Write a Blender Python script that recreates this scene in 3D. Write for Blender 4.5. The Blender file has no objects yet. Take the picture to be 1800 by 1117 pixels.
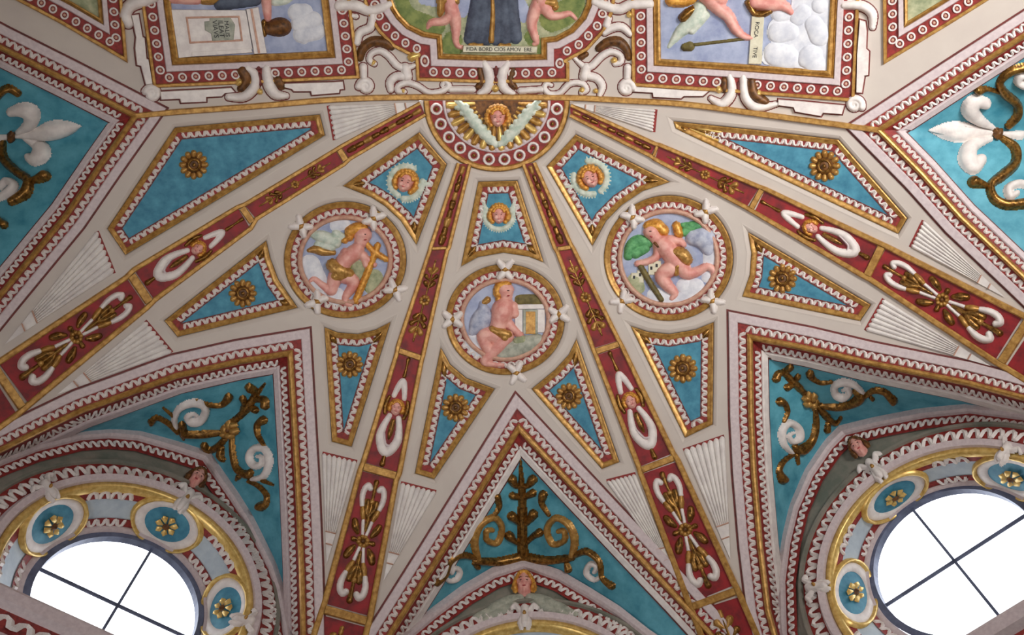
import bpy, math, random
import numpy as np
from mathutils import Matrix, Vector
from mathutils.bvhtree import BVHTree
from mathutils.geometry import delaunay_2d_cdt

random.seed(7); np.random.seed(7)
C = bpy.context.scene.collection
SC = bpy.context.scene

# ------------------------------------------------------------------ camera
FPX = 1300.0                                   # focal length in pixels of an 1800 x 1117 frame
ZEN = np.array([862.0 - 900.0, 558.5 + 20.0, FPX]); ZEN /= np.linalg.norm(ZEN)
FW = np.array([0.0, 0.0, 1.0])
YA = FW - ZEN * ZEN[2]; YA /= np.linalg.norm(YA)
XA = np.cross(YA, ZEN)
if XA[0] < 0: XA = -XA
MC = np.array([XA, YA, ZEN])                   # camera (right, up, forward) -> world
EYE = np.array([0.0, 0.0, 1.6])
cam = bpy.data.cameras.new('camera'); cam.sensor_width = 36.0; cam.lens = 36.0 * FPX / 1800.0
cam.clip_end = 200.0
camo = bpy.data.objects.new('camera', cam); C.objects.link(camo)
m = Matrix.Identity(4)
for i in range(3):
    m[i][0] = MC[i][0]; m[i][1] = MC[i][1]; m[i][2] = -MC[i][2]; m[i][3] = EYE[i]
camo.matrix_world = m
SC.camera = camo

# ------------------------------------------------------------------ sky, lamps, exposure
SKY, GROUND = 5.0, 0.5
w = bpy.data.worlds.new('daylight'); SC.world = w; w.use_nodes = True
nt = w.node_tree; nt.nodes.clear()
tc = nt.nodes.new('ShaderNodeTexCoord'); sp = nt.nodes.new('ShaderNodeSeparateXYZ')
mr = nt.nodes.new('ShaderNodeMapRange'); mr.inputs['From Min'].default_value = -0.15; mr.inputs['From Max'].default_value = 0.15
mx = nt.nodes.new('ShaderNodeMix'); mx.data_type = 'RGBA'
mx.inputs[6].default_value = (GROUND, GROUND * .93, GROUND * .85, 1)
mx.inputs[7].default_value = (SKY * .97, SKY, SKY * 1.04, 1)
bg = nt.nodes.new('ShaderNodeBackground'); ou = nt.nodes.new('ShaderNodeOutputWorld')
nt.links.new(tc.outputs['Generated'], sp.inputs[0]); nt.links.new(sp.outputs[2], mr.inputs[0])
nt.links.new(mr.outputs[0], mx.inputs[0]); nt.links.new(mx.outputs[2], bg.inputs[0]); nt.links.new(bg.outputs[0], ou.inputs[0])

def area_light(name, loc, target, size, power, col, spread=180):
    l = bpy.data.lights.new(name, 'AREA'); l.shape = 'RECTANGLE'; l.size, l.size_y = size; l.energy = power; l.color = col; l.spread = math.radians(spread)
    o = bpy.data.objects.new(name, l); C.objects.link(o); o.location = loc
    o.rotation_euler = (Vector(target) - Vector(loc)).to_track_quat('-Z', 'Y').to_euler()
    return o
area_light('added_floor_fill', (0.8, -1.2, 0.35), (0.8, 0.6, 9.0), (2.2, 2.2), 42, (1.0, 0.97, 0.93), 85)  # added fill lamp standing in for floor bounce; no real fitting here
area_light('added_apse_key', (-4.0, 1.6, 2.6), (1.2, 2.6, 9.0), (1.1, 1.1), 48, (0.98, 0.98, 1.0), 120)  # added key lamp inside the apse, below the left window, for side modelling
area_light('added_nave_key', (4.2, -1.6, 4.2), (2.7, 1.2, 9.2), (1.2, 1.8), 140, (1.0, 0.98, 0.95), 110)  # added key lamp in place of unseen nave windows, brightens the upper right
SC.view_settings.view_transform = 'Standard'; SC.view_settings.look = 'None'
SC.view_settings.exposure = -0.15; SC.view_settings.gamma = 1.0; SC.view_settings.use_curve_mapping = False

# ------------------------------------------------------------------ materials
MAT = {}
def mat(name, col, col2=None, rough=.6, metal=0.0, scale=6.0, bump=0.0, detail=4.0, contrast=(.35, .65)):
    m = bpy.data.materials.new(name); m.use_nodes = True
    n = m.node_tree; b = n.nodes['Principled BSDF']
    def lin(c): return tuple((x / 12.92 if x <= .04045 else ((x + .055) / 1.055) ** 2.4) for x in [v / 255. for v in c]) + (1,)
    b.inputs['Roughness'].default_value = rough; b.inputs['Metallic'].default_value = metal
    t = n.nodes.new('ShaderNodeTexCoord'); no = n.nodes.new('ShaderNodeTexNoise')
    no.inputs['Scale'].default_value = scale; no.inputs['Detail'].default_value = detail; no.inputs['Roughness'].default_value = .6
    n.links.new(t.outputs['Object'], no.inputs['Vector'])
    cr = n.nodes.new('ShaderNodeValToRGB')
    cr.color_ramp.elements[0].position, cr.color_ramp.elements[1].position = contrast
    cr.color_ramp.elements[0].color = lin(col2 or tuple(v * .86 for v in col)); cr.color_ramp.elements[1].color = lin(col)
    n.links.new(no.outputs['Fac'], cr.inputs[0]); n.links.new(cr.outputs[0], b.inputs['Base Color'])
    if bump:
        bp = n.nodes.new('ShaderNodeBump'); bp.inputs['Strength'].default_value = bump; bp.inputs['Distance'].default_value = .01
        n.links.new(no.outputs['Fac'], bp.inputs['Height']); n.links.new(bp.outputs[0], b.inputs['Normal'])
    MAT[name] = m
    return m
mat('plaster', (205, 194, 184), (199, 187, 178), .62, scale=3)
mat('gold', (204, 158, 86), (156, 110, 50), .38, .4, scale=22, bump=.3)
mat('gold_dark', (168, 122, 58), (88, 60, 26), .30, .7, scale=30, bump=.4)
mat('gold_bright', (238, 206, 128), (206, 164, 84), .32, .4, scale=20)
mat('crimson', (156, 20, 28), (108, 11, 18), .5, scale=9)
mat('band_red', (158, 48, 42), (112, 28, 26), .6, scale=30)
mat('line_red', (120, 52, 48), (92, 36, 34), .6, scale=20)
mat('white', (242, 234, 228), (222, 212, 208), .55, scale=12)
mat('lilac', (218, 203, 203), (203, 186, 188), .6, scale=30)
mat('flute', (236, 230, 224), (216, 208, 204), .6, scale=8)
mat('azure', (82, 154, 178), (42, 112, 140), .6, scale=9, detail=6, contrast=(.3, .7))
mat('teal', (108, 184, 202), (56, 136, 158), .6, scale=5, detail=6, contrast=(.3, .72))
mat('skin', (240, 186, 172), (216, 140, 130), .5, scale=9)
mat('lips', (178, 62, 66), None, .5)
mat('eye', (96, 52, 48), None, .5)
mat('hair', (242, 180, 82), (186, 118, 38), .42, .25, scale=26, bump=.4)
mat('brown', (128, 82, 36), (70, 42, 18), .5, .2, scale=22, bump=.4)
mat('wing', (222, 226, 212), (176, 192, 176), .6, scale=14)
mat('wing_blue', (196, 200, 214), (146, 152, 178), .6, scale=12)
mat('tan', (214, 172, 150), (190, 142, 122), .55, scale=20)
mat('sky_paint', (176, 184, 208), (138, 148, 182), .6, scale=6, detail=5)
mat('cloud', (232, 232, 236), (202, 204, 214), .65, scale=9)
mat('grass', (140, 150, 84), (92, 112, 56), .7, scale=12, detail=6)
mat('hill', (186, 186, 150), (138, 146, 112), .7, scale=14)
mat('palm', (110, 178, 116), (62, 130, 78), .6, scale=18)
mat('robe', (88, 98, 116), (52, 58, 76), .6, scale=8)
mat('stone', (186, 186, 170), (146, 150, 136), .7, scale=16)
mat('olive', (122, 108, 56), (84, 74, 36), .6, scale=18)
mat('paper', (226, 220, 196), (206, 198, 172), .7, scale=12)
mat('ink', (40, 38, 44), None, .6)
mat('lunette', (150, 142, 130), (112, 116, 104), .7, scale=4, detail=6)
mat('pale_blue', (196, 208, 216), (176, 190, 202), .6, scale=8)
mat('iron', (112, 122, 150), (88, 96, 122), .5, .1, scale=10)
mat('floor_stone', (150, 140, 128), (120, 112, 104), .6, scale=2)
mat('wall_plaster', (190, 178, 166), (172, 160, 150), .8, scale=2)
g = bpy.data.materials.new('glass'); g.use_nodes = True; MAT['glass'] = g
_n = g.node_tree; _n.nodes.clear()
_t = _n.nodes.new('ShaderNodeBsdfTransparent'); _t.inputs[0].default_value = (.97, .98, 1, 1)
_g = _n.nodes.new('ShaderNodeBsdfGlossy'); _g.inputs['Roughness'].default_value = .05
_m = _n.nodes.new('ShaderNodeMixShader'); _m.inputs[0].default_value = .05
_o = _n.nodes.new('ShaderNodeOutputMaterial')
_n.links.new(_t.outputs[0], _m.inputs[1]); _n.links.new(_g.outputs[0], _m.inputs[2]); _n.links.new(_m.outputs[0], _o.inputs[0])

# ------------------------------------------------------------------ surfaces of the vault
YC, RD, ZS, BD = 0.4, 6.0, 4.6, 5.0            # half dome: centre line, radius, springing height, rise

def rays(p):
    p = np.atleast_2d(np.asarray(p, float))
    return np.stack([p[:, 0] - 900, 558.5 - p[:, 1], np.full(len(p), FPX)], 1) @ MC.T

class Dome:
    """half dome in front of the crossing, barrel vault behind it"""
    def project(s, p):
        d = rays(p); o = EYE - np.array([0, YC, ZS])
        def hit(sc):
            a = ((d * sc) ** 2).sum(1); b = ((d * sc) * (o * sc)).sum(1); c = ((o * sc) ** 2).sum() - 1
            return EYE + d * ((-b + np.sqrt(np.maximum(b * b - a * c, 0))) / a)[:, None]
        P = hit(np.array([1 / RD, 1 / RD, 1 / BD])); Q = hit(np.array([1 / RD, 0, 1 / BD]))
        back = P[:, 1] < YC
        P[back] = Q[back]
        n = (P - np.array([0, YC, ZS])) * np.array([1 / RD ** 2, 1 / RD ** 2, 1 / BD ** 2])
        n[back, 1] = 0
        return P, -n / np.linalg.norm(n, axis=1)[:, None]
DOME = Dome()

class Plane:
    def __init__(s, o, n): s.o = np.asarray(o, float); s.n = np.asarray(n, float)
    def project(s, p):
        d = rays(p); t = ((s.o - EYE) @ s.n) / (d @ s.n)
        return EYE + d * t[:, None], np.repeat(s.n[None], len(d), 0)
    def shifted(s, h): return Plane(s.o + s.n * h, s.n)

class Patch:
    """a grid patch, hit by rays; outside its edges the dome"""
    def __init__(s, V, F, V2, F2):
        s.V, s.F = V, F                         # the web itself; V2, F2 carry its curve on past the edge
        s.bvh = BVHTree.FromPolygons([Vector(v) for v in V2], F2)
    def project(s, p):
        d = rays(p); P, N = DOME.project(p)
        e = Vector(EYE)
        for i in range(len(d)):
            v = Vector(d[i]); v.normalize()
            h, n, _, _ = s.bvh.ray_cast(e, v)
            if h is not None:
                P[i] = h
                N[i] = n if n.dot(v) < 0 else -n
        return P, N

class Raised:
    def __init__(s, surf, h): s.s, s.h = surf, h
    def project(s, p):
        P, N = s.s.project(p); return P + N * s.h, N
SINK = .05
SUNK = Raised(DOME, -SINK)                     # the beds of coffers and roundels lie below the ribs

# ------------------------------------------------------------------ helpers: objects
ORG = {}
def tag(o, label=None, cat=None, group=None, kind=None):
    if label: o['label'] = label
    if cat: o['category'] = cat
    if group: o['group'] = group
    if kind: o['kind'] = kind
    return o
def thing(name, loc, label, cat=None, group=None, kind=None):
    o = bpy.data.objects.new(name, None); C.objects.link(o); o.empty_display_size = .1
    o.location = loc; ORG[o] = np.asarray(loc, float)
    return tag(o, label, cat, group, kind)
def mesh_obj(name, V, F, m, parent=None, smooth=True):
    V = np.asarray(V, float)
    org = ORG[parent] if parent is not None else (V.mean(0) if len(V) else np.zeros(3))
    me = bpy.data.meshes.new(name); me.from_pydata((V - org).tolist(), [], [tuple(map(int, f)) for f in F])
    for mm in (m if isinstance(m, (list, tuple)) else [m]): me.materials.append(MAT[mm])
    if smooth: me.polygons.foreach_set('use_smooth', [True] * len(me.polygons))
    o = bpy.data.objects.new(name, me); C.objects.link(o)
    if parent is not None: o.parent = parent
    else: o.location = org
    ORG[o] = org
    return o
def inst(name, me, M4, parent):
    o = bpy.data.objects.new(name, me); C.objects.link(o); o.parent = parent
    M4 = M4.copy(); M4.translation = M4.translation - Vector(ORG[parent]); o.matrix_local = M4
    return o

# ------------------------------------------------------------------ helpers: paths in the frame
def A(*p): return np.array(p, float)
def zoomed(ox, oy, s, pts):
    """points read on an enlarged view -> frame"""
    out = []
    for p in pts: out.append((ox + p[0] / s, oy + p[1] / s) + tuple(v / s for v in p[2:]))
    return out
def densify(path, step=12., closed=False):
    path = np.asarray(path, float); n = len(path); out = []
    for i in range(n if closed else n - 1):
        a, b = path[i], path[(i + 1) % n]; k = max(1, int(math.ceil(np.hypot(*(b - a)[:2]) / step)))
        for j in range(k): out.append(a + (b - a) * j / k)
    if not closed: out.append(path[-1])
    return np.array(out)
def spline(pts, n=6, closed=False):
    p = np.asarray(pts, float); N = len(p); out = []
    if N < 3: return p
    g = (lambda i: p[i % N]) if closed else (lambda i: p[min(max(i, 0), N - 1)])
    for i in range(N if closed else N - 1):
        a, b, c, d = g(i - 1), g(i), g(i + 1), g(i + 2)
        for j in range(n):
            t = j / n
            out.append(.5 * (2 * b + (c - a) * t + (2 * a - 5 * b + 4 * c - d) * t * t + (3 * b - a - 3 * c + d) * t ** 3))
    if not closed: out.append(p[-1])
    out = np.array(out)
    if out.shape[1] > 2: out[:, 2] = np.maximum(out[:, 2], .2)
    return out
def offset(path, u, closed=False, clamp=7.):
    """mitred parallel of a path; u > 0 to the right of travel in the frame (y down): inside of a clockwise loop"""
    p = np.asarray(path, float)[:, :2]; n = len(p)
    d = np.roll(p, -1, 0) - p
    if not closed: d[-1] = d[-2]
    d /= np.maximum(np.linalg.norm(d, axis=1), 1e-9)[:, None]
    nr = np.stack([-d[:, 1], d[:, 0]], 1)
    npv = np.roll(nr, 1, 0)
    if not closed: npv[0] = nr[0]; nr[-1] = npv[-1]
    k = 1 + (nr * npv).sum(1)
    mt = (nr + npv) / np.maximum(k, 1e-3)[:, None]
    L = np.linalg.norm(mt, axis=1); mt *= np.minimum(1, clamp / np.maximum(L, 1e-9))[:, None]
    return p + mt * u
def clockwise(poly):
    p = np.asarray(poly, float); x, y = p[:, 0], p[:, 1]
    return p if (x * np.roll(y, -1) - np.roll(x, -1) * y).sum() > 0 else p[::-1]
def ellipse(cx, cy, rx, ry, n=64, a0=0, a1=360, tilt=0):
    a = np.radians(np.linspace(a0, a1, n, endpoint=(a1 - a0) < 360)); t = math.radians(tilt)
    x, y = rx * np.cos(a), ry * np.sin(a)
    return np.stack([cx + x * math.cos(t) - y * math.sin(t), cy + x * math.sin(t) + y * math.cos(t)], 1)
def inside(pts, poly):
    x, y = pts[:, 0], pts[:, 1]; r = np.zeros(len(pts), bool); n = len(poly); j = n - 1
    for i in range(n):
        xi, yi = poly[i]; xj, yj = poly[j]
        c = ((yi > y) != (yj > y)) & (x < (xj - xi) * (y - yi) / ((yj - yi) if yj != yi else 1e-9) + xi)
        r ^= c; j = i
    return r
def lift(px, surf, h):
    P, N = surf.project(np.asarray(px, float)[:, :2])
    return P + N * (h if np.isscalar(h) else np.asarray(h)[:, None])
def at(x, y, surf, h=0.):
    return lift([(x, y)], surf, h)[0]

# ------------------------------------------------------------------ helpers: geometry laid on the vault
def moulding(name, path, prof, surf, m, parent, closed=False, step=12., scale=None):
    """swept moulding; prof = [(offset in frame units, height in metres), ...]"""
    p = np.asarray(path, float)[:, :2]; N = len(p); k = np.ones(N) if scale is None else scale(p)
    mt = offset(p, 1., closed) - p
    cnt = [max(1, int(math.ceil(np.linalg.norm(p[(i + 1) % N] - p[i]) / step))) for i in range(N if closed else N - 1)]
    def sub(q):
        out = [q[i] + (q[(i + 1) % N] - q[i]) * j / c for i, c in enumerate(cnt) for j in range(c)]
        return np.array(out if closed else out + [q[-1]])
    rails = [lift(sub(p + mt * u * k[:, None]), surf, v) for u, v in prof]; n = len(rails[0])
    V = np.concatenate(rails); F = []
    for r in range(len(prof) - 1):
        for i in range(n if closed else n - 1):
            j = (i + 1) % n
            F.append((r * n + i, r * n + j, (r + 1) * n + j, (r + 1) * n + i))
    o = mesh_obj(name, V, F, m, parent, smooth=False)
    return o
def bevelled(a, b, h, e=1.5, base=0.):
    return [(a, base), (a + e * .3, base + (h - base) * .7), (a + e, h), (b - e, h), (b - e * .3, base + (h - base) * .7), (b, base)]
def rounded(a, b, h, base=0., n=6):
    return [(a + (b - a) * (.5 - .5 * math.cos(math.pi * i / n)), base + (h - base) * math.sin(math.pi * i / n)) for i in range(n + 1)]
def fill(name, poly, surf, h, m, parent, step=22., dens=12., holes=()):
    p = densify(poly, dens, True); lo, hi = p.min(0), p.max(0); n0 = len(p); loops = []
    for hl in holes:
        q = densify(hl, dens, True); loops.append(q)
    gx, gy = np.meshgrid(np.arange(lo[0] + step / 2, hi[0], step), np.arange(lo[1] + step / 2, hi[1], step))
    g = np.stack([gx.ravel(), gy.ravel()], 1)
    if len(g): g = g[inside(g, p)]
    allp = np.concatenate([p, g]) if len(g) else p
    ed = []
    for q in loops:
        o = len(allp); ed += [(o + i, o + (i + 1) % len(q)) for i in range(len(q))]; allp = np.concatenate([allp, q])
    vs, _, fs, *_ = delaunay_2d_cdt([Vector(v) for v in allp], ed, [list(range(n0))], 1, 1e-4)
    vs = np.array([tuple(v) for v in vs])
    if loops:
        ce = np.array([vs[list(f)].mean(0) for f in fs]); bad = np.zeros(len(fs), bool)
        for q in loops: bad |= inside(ce, q)
        fs = [f for f, b in zip(fs, bad) if not b]
    return mesh_obj(name, lift(vs, surf, h), [tuple(f) for f in fs], m, parent)

def relief(name, strokes, surf, m, parent, base=.004, hs=1.0, step=1.6, k=.0062):
    """one continuous raised shape: strokes = [(points (x, y, r), extra height), ...] in frame units"""
    S = []
    for st in strokes:
        pts, z = (st if isinstance(st, tuple) and len(st) == 2 and not np.isscalar(st[0]) else (st, 0.))
        S.append((np.asarray(pts, float).reshape(-1, 3), z))
    allp = np.concatenate([s[0] for s in S]); pad = 2.2 * step
    lo = (allp[:, :2] - allp[:, 2:3]).min(0) - pad; hi = (allp[:, :2] + allp[:, 2:3]).max(0) + pad
    nx, ny = int((hi[0] - lo[0]) / step) + 2, int((hi[1] - lo[1]) / step) + 2
    X, Y = np.meshgrid(lo[0] + np.arange(nx) * step, lo[1] + np.arange(ny) * step)
    H = np.full(X.shape, -99.)
    for pts, z in S:
        if len(pts) == 1: pts = np.concatenate([pts, pts])
        for a, b in zip(pts[:-1], pts[1:]):
            R = max(a[2], b[2]) + pad
            i0 = max(0, int((min(a[0], b[0]) - R - lo[0]) / step)); i1 = min(nx, int((max(a[0], b[0]) + R - lo[0]) / step) + 2)
            j0 = max(0, int((min(a[1], b[1]) - R - lo[1]) / step)); j1 = min(ny, int((max(a[1], b[1]) + R - lo[1]) / step) + 2)
            x, y = X[j0:j1, i0:i1], Y[j0:j1, i0:i1]; dx, dy = b[0] - a[0], b[1] - a[1]; L = dx * dx + dy * dy
            t = np.clip(((x - a[0]) * dx + (y - a[1]) * dy) / L, 0, 1) if L > 1e-9 else np.zeros_like(x)
            d = np.hypot(x - a[0] - t * dx, y - a[1] - t * dy); r = a[2] + (b[2] - a[2]) * t
            h = np.where(d < r, z * np.clip((r - d) / (.35 * r + 1e-6), 0, 1) + np.sqrt(np.maximum(r * r - d * d, 0)), (r - d))
            H[j0:j1, i0:i1] = np.maximum(H[j0:j1, i0:i1], h)
    keep = H > -1.6 * step
    idx = -np.ones(X.shape, int); idx[keep] = np.arange(keep.sum())
    q = keep[:-1, :-1] & keep[1:, :-1] & keep[:-1, 1:] & keep[1:, 1:]
    F = np.stack([idx[:-1, :-1][q], idx[:-1, 1:][q], idx[1:, 1:][q], idx[1:, :-1][q]], 1)
    used = np.unique(F); re = -np.ones(keep.sum(), int); re[used] = np.arange(len(used))
    px = np.stack([X[keep], Y[keep]], 1)[used]; hh = H[keep][used]
    return mesh_obj(name, lift(px, surf, base + k * hs * hh), re[F].tolist(), m, parent)
def spiral(cx, cy, r0, r1, a0, turns, w0, w1, n=28):
    t = np.linspace(0, 1, n); a = math.radians(a0) + t * turns * 2 * math.pi; r = r0 + (r1 - r0) * t
    return np.stack([cx + r * np.cos(a), cy + r * np.sin(a), w0 + (w1 - w0) * t], 1)
def place(pts, cx, cy, s, ang):
    """local (x, y[, r]) -> frame"""
    p = np.asarray(pts, float); c, sn = math.cos(math.radians(ang)), math.sin(math.radians(ang))
    out = np.stack([cx + s * (p[:, 0] * c - p[:, 1] * sn), cy + s * (p[:, 0] * sn + p[:, 1] * c)], 1)
    return np.concatenate([out, p[:, 2:] * s], 1) if p.shape[1] > 2 else out

# ------------------------------------------------------------------ repeated small pieces (shared meshes)
def wave_mesh():
    pts = [(-.5, -.36), (-.40, -.37), (-.33, -.06), (-.24, .26), (0, .42), (.24, .26), (.33, -.06), (.40, -.37), (.5, -.36)]
    V, F = [], []
    for i, (x, y) in enumerate(pts):
        a = Vector(pts[max(i - 1, 0)]); b = Vector(pts[min(i + 1, len(pts) - 1)]); t = (b - a).normalized(); n = Vector((-t.y, t.x)) * .20
        V += [(x + n.x, y + n.y, 0), (x, y, .22), (x - n.x, y - n.y, 0)]
        if i:
            k = 3 * i
            F += [(k - 3, k - 2, k + 1, k), (k - 2, k - 1, k + 2, k + 1)]
    me = bpy.data.meshes.new('scallop'); me.from_pydata(V, [], F); me.materials.append(MAT['white']); return me
def ring_mesh(name, double=False):
    V, F, n = [], [], 14
    for i in range(n):
        a = 2 * math.pi * i / n; R = .40
        for r, z in ((R - .12, 0), (R - .04, .16), (R + .06, .14), (R + .11, 0)):
            k = 1.0 - (.16 * abs(math.cos(a)) ** 3 if double else 0)
            V.append((r * math.cos(a) * (1.0 if not double else 1.08), r * math.sin(a) * k * (1.15 if double else 1.08), z))
    for i in range(n):
        j = (i + 1) % n
        for r in range(3): F.append((4 * i + r, 4 * j + r, 4 * j + r + 1, 4 * i + r + 1))
    nb = len(F); o = len(V)
    for zr, z in ((.19, 0), (.13, .14)):
        for i in range(8):
            a = 2 * math.pi * i / 8; V.append((zr * math.cos(a), zr * math.sin(a), z))
    V.append((0, 0, .19))
    for i in range(8):
        j = (i + 1) % 8; F.append((o + i, o + j, o + 8 + j, o + 8 + i)); F.append((o + 8 + i, o + 8 + j, o + 16))
    me = bpy.data.meshes.new(name); me.from_pydata(V, [], F)
    me.materials.append(MAT['white']); me.materials.append(MAT['gold_dark' if double else 'tan'])
    for i, p in enumerate(me.polygons): p.material_index = 0 if i < nb else 1
    return me
WAVE = wave_mesh(); RING = ring_mesh('ring_bead'); KNOT = ring_mesh('knot_bead', True)

def run(name, me, path, surf, parent, pitch, width, side=1, h=.008, closed=False, margin=.2, corner=32., thick=.9, skip=None, sx=1.0):
    """copies of a small piece along a path; side: towards which hand its head points"""
    p = np.asarray(path, float)[:, :2]
    if closed: p = np.concatenate([p, p[:1]])
    d = np.diff(p, axis=0); an = np.degrees(np.arctan2(d[:, 1], d[:, 0]))
    cuts = [0] + [i for i in range(1, len(d)) if abs((an[i] - an[i - 1] + 180) % 360 - 180) > corner] + [len(p) - 1]
    for a, b in zip(cuts[:-1], cuts[1:]):
        q = p[a:b + 1]; s = np.concatenate([[0], np.cumsum(np.hypot(*np.diff(q, axis=0).T))]); L = s[-1]
        mg = 0 if (closed and len(cuts) == 2) else margin * pitch
        n = int(round((L - 2 * mg) / pitch))
        if n < 1: continue
        pit = (L - 2 * mg) / n; u = mg + (np.arange(n) + .5) * pit
        c = np.stack([np.interp(u, s, q[:, 0]), np.interp(u, s, q[:, 1])], 1)
        e0 = np.stack([np.interp(u - pit / 2, s, q[:, 0]), np.interp(u - pit / 2, s, q[:, 1])], 1)
        e1 = np.stack([np.interp(u + pit / 2, s, q[:, 0]), np.interp(u + pit / 2, s, q[:, 1])], 1)
        t = e1 - e0; t /= np.maximum(np.linalg.norm(t, axis=1), 1e-9)[:, None]; nr = np.stack([-t[:, 1], t[:, 0]], 1) * side
        ok = (c[:, 0] > -160) & (c[:, 0] < 1960) & (c[:, 1] > -90) & (c[:, 1] < 1210)
        if skip is not None: ok &= np.array([not skip(x, y) for x, y in c], bool)
        if not ok.any(): continue
        c, e0, e1, nr = c[ok], e0[ok], e1[ok], nr[ok]
        P, N = surf.project(c); E0, _ = surf.project(e0); E1, _ = surf.project(e1); W0, _ = surf.project(c - nr * width / 2); W1, _ = surf.project(c + nr * width / 2)
        for i in range(len(c)):
            nz = Vector(N[i]); ex = Vector(E1[i] - E0[i]) * sx; ex -= nz * ex.dot(nz); ey = Vector(W1[i] - W0[i]); yd = nz.cross(ex).normalized(); ey = yd * ey.dot(yd)
            M4 = Matrix.Identity(4); ez = nz * ex.length * thick; o = Vector(P[i] + N[i] * h)
            for r in range(3): M4[r][0] = ex[r]; M4[r][1] = ey[r]; M4[r][2] = ez[r]; M4[r][3] = o[r]
            inst(name, me, M4, parent)

def slab(name, poly, surf, h, m, parent, base=0.0, step=18.):
    """a flat cut piece with its own thickness"""
    p = densify(clockwise(poly), 8, True)
    lo, hi = p.min(0), p.max(0); gx, gy = np.meshgrid(np.arange(lo[0] + step / 2, hi[0], step), np.arange(lo[1] + step / 2, hi[1], step))
    g = np.stack([gx.ravel(), gy.ravel()], 1); g = g[inside(g, p)] if len(g) else g
    allp = np.concatenate([p, g]) if len(g) else p
    vs, _, fs, *_ = delaunay_2d_cdt([Vector(v) for v in allp], [], [list(range(len(p)))], 1, 1e-4)
    vs = np.array([tuple(v) for v in vs]); V = lift(vs, surf, h); n0 = len(V); n = len(p)
    V = np.concatenate([V, lift(p, surf, h), lift(offset(p, -1.0, True, 2.), surf, base)])
    F = [tuple(f) for f in fs] + [(n0 + i, n0 + (i + 1) % n, n0 + n + (i + 1) % n, n0 + n + i) for i in range(n)]
    return mesh_obj(name, V, F, m, parent, smooth=False)

HOLES = []
def lip(path, parent):
    """rounded plaster edge of a sunk bed"""
    HOLES.append(offset(path, -8.0, True, 2.5))
    moulding('plaster_lip', path, [(-9.5, .0012), (-7.5, .002), (-5.5, -.003), (-3.2, -.010), (-1.3, -.021), (-.3, -.034), (0, -SINK - .004)], DOME, 'plaster', parent, True, step=10)

def edge_dist(x, y, poly):
    a = poly; b = np.roll(poly, -1, 0); d = b - a; L = np.maximum((d ** 2).sum(1), 1e-9)
    t = np.clip(((x - a[:, 0]) * d[:, 0] + (y - a[:, 1]) * d[:, 1]) / L, 0, 1)
    return float(np.min(np.hypot(x - a[:, 0] - t * d[:, 0], y - a[:, 1] - t * d[:, 1])))

# ================================================================== STRUCTURE
# legs (gilt ridges) of the five penetrations and their lunette arches, read in the frame
LEG = {
 'left':   (A((-330, 940), (-150, 865), (0, 792), (72, 756), (143, 722), (207, 699), (310, 661), (420, 636), (510, 621)),
            A((510, 621), (517, 740), (524, 860), (530, 1000), (533, 1114), (541, 1335))),
 'centre': (A((553, 1330), (685, 1117), (770, 982), (850, 853), (912, 753)),
            A((912, 753), (1000, 848), (1100, 955), (1191, 1052), (1300, 1172), (1405, 1290))),
 'right':  (A((1410, 1290), (1350, 1075), (1336, 960), (1325, 830), (1320, 732), (1318, 593)),
            A((1318, 593), (1420, 613), (1525, 638), (1697, 673), (1800, 700), (1950, 745), (2110, 800))),
 'far_left':  (A((-420, -142), (0, 83), (120, 143), (238, 204)), A((238, 204), (178, 289), (117, 378), (0, 520), (-150, 705), (-330, 925))),
 'far_right': (A((2110, 785), (1950, 632), (1800, 487), (1690, 383), (1620, 305), (1545, 229)), A((1545, 229), (1670, 147), (1800, 63), (2200, -195))),
}
ARCH = {
 'left': A((-330, 940), (-150, 876), (0, 810), (60, 786), (138, 766), (190, 762), (241, 766), (310, 786), (362, 803), (379, 828), (413, 877), (440, 920), (458, 956), (480, 1000), (493, 1040), (503, 1095), (541, 1335)),
 'centre': A((553, 1330), (640, 1195), (714, 1119), (762, 1079), (814, 1040), (866, 1009), (921, 991), (986, 1014), (1038, 1045), (1090, 1078), (1141, 1119), (1260, 1200), (1405, 1290)),
 'right': A((1410, 1290), (1374, 1117), (1371, 1025), (1380, 956), (1394, 897), (1421, 835), (1456, 784), (1483, 757), (1545, 742), (1628, 726), (1707, 718), (1800, 730), (1950, 768), (2110, 800)),
}
WALL, WEB, BAY = {}, {}, {}
def wall_plane(k):
    P, _ = DOME.project(ARCH[k][[0, -1]]); h = P[1] - P[0]; h[2] = 0; h /= np.linalg.norm(h)
    n = np.cross(h, [0, 0, 1.0]); n = n if n @ (EYE - P[0]) > 0 else -n
    return Plane(P.mean(0), n), h
def resample(P, n):
    s = np.concatenate([[0], np.cumsum(np.linalg.norm(np.diff(P, axis=0), axis=1))]); u = np.linspace(0, s[-1], n)
    return np.stack([np.interp(u, s, P[:, i]) for i in range(3)], 1)
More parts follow.
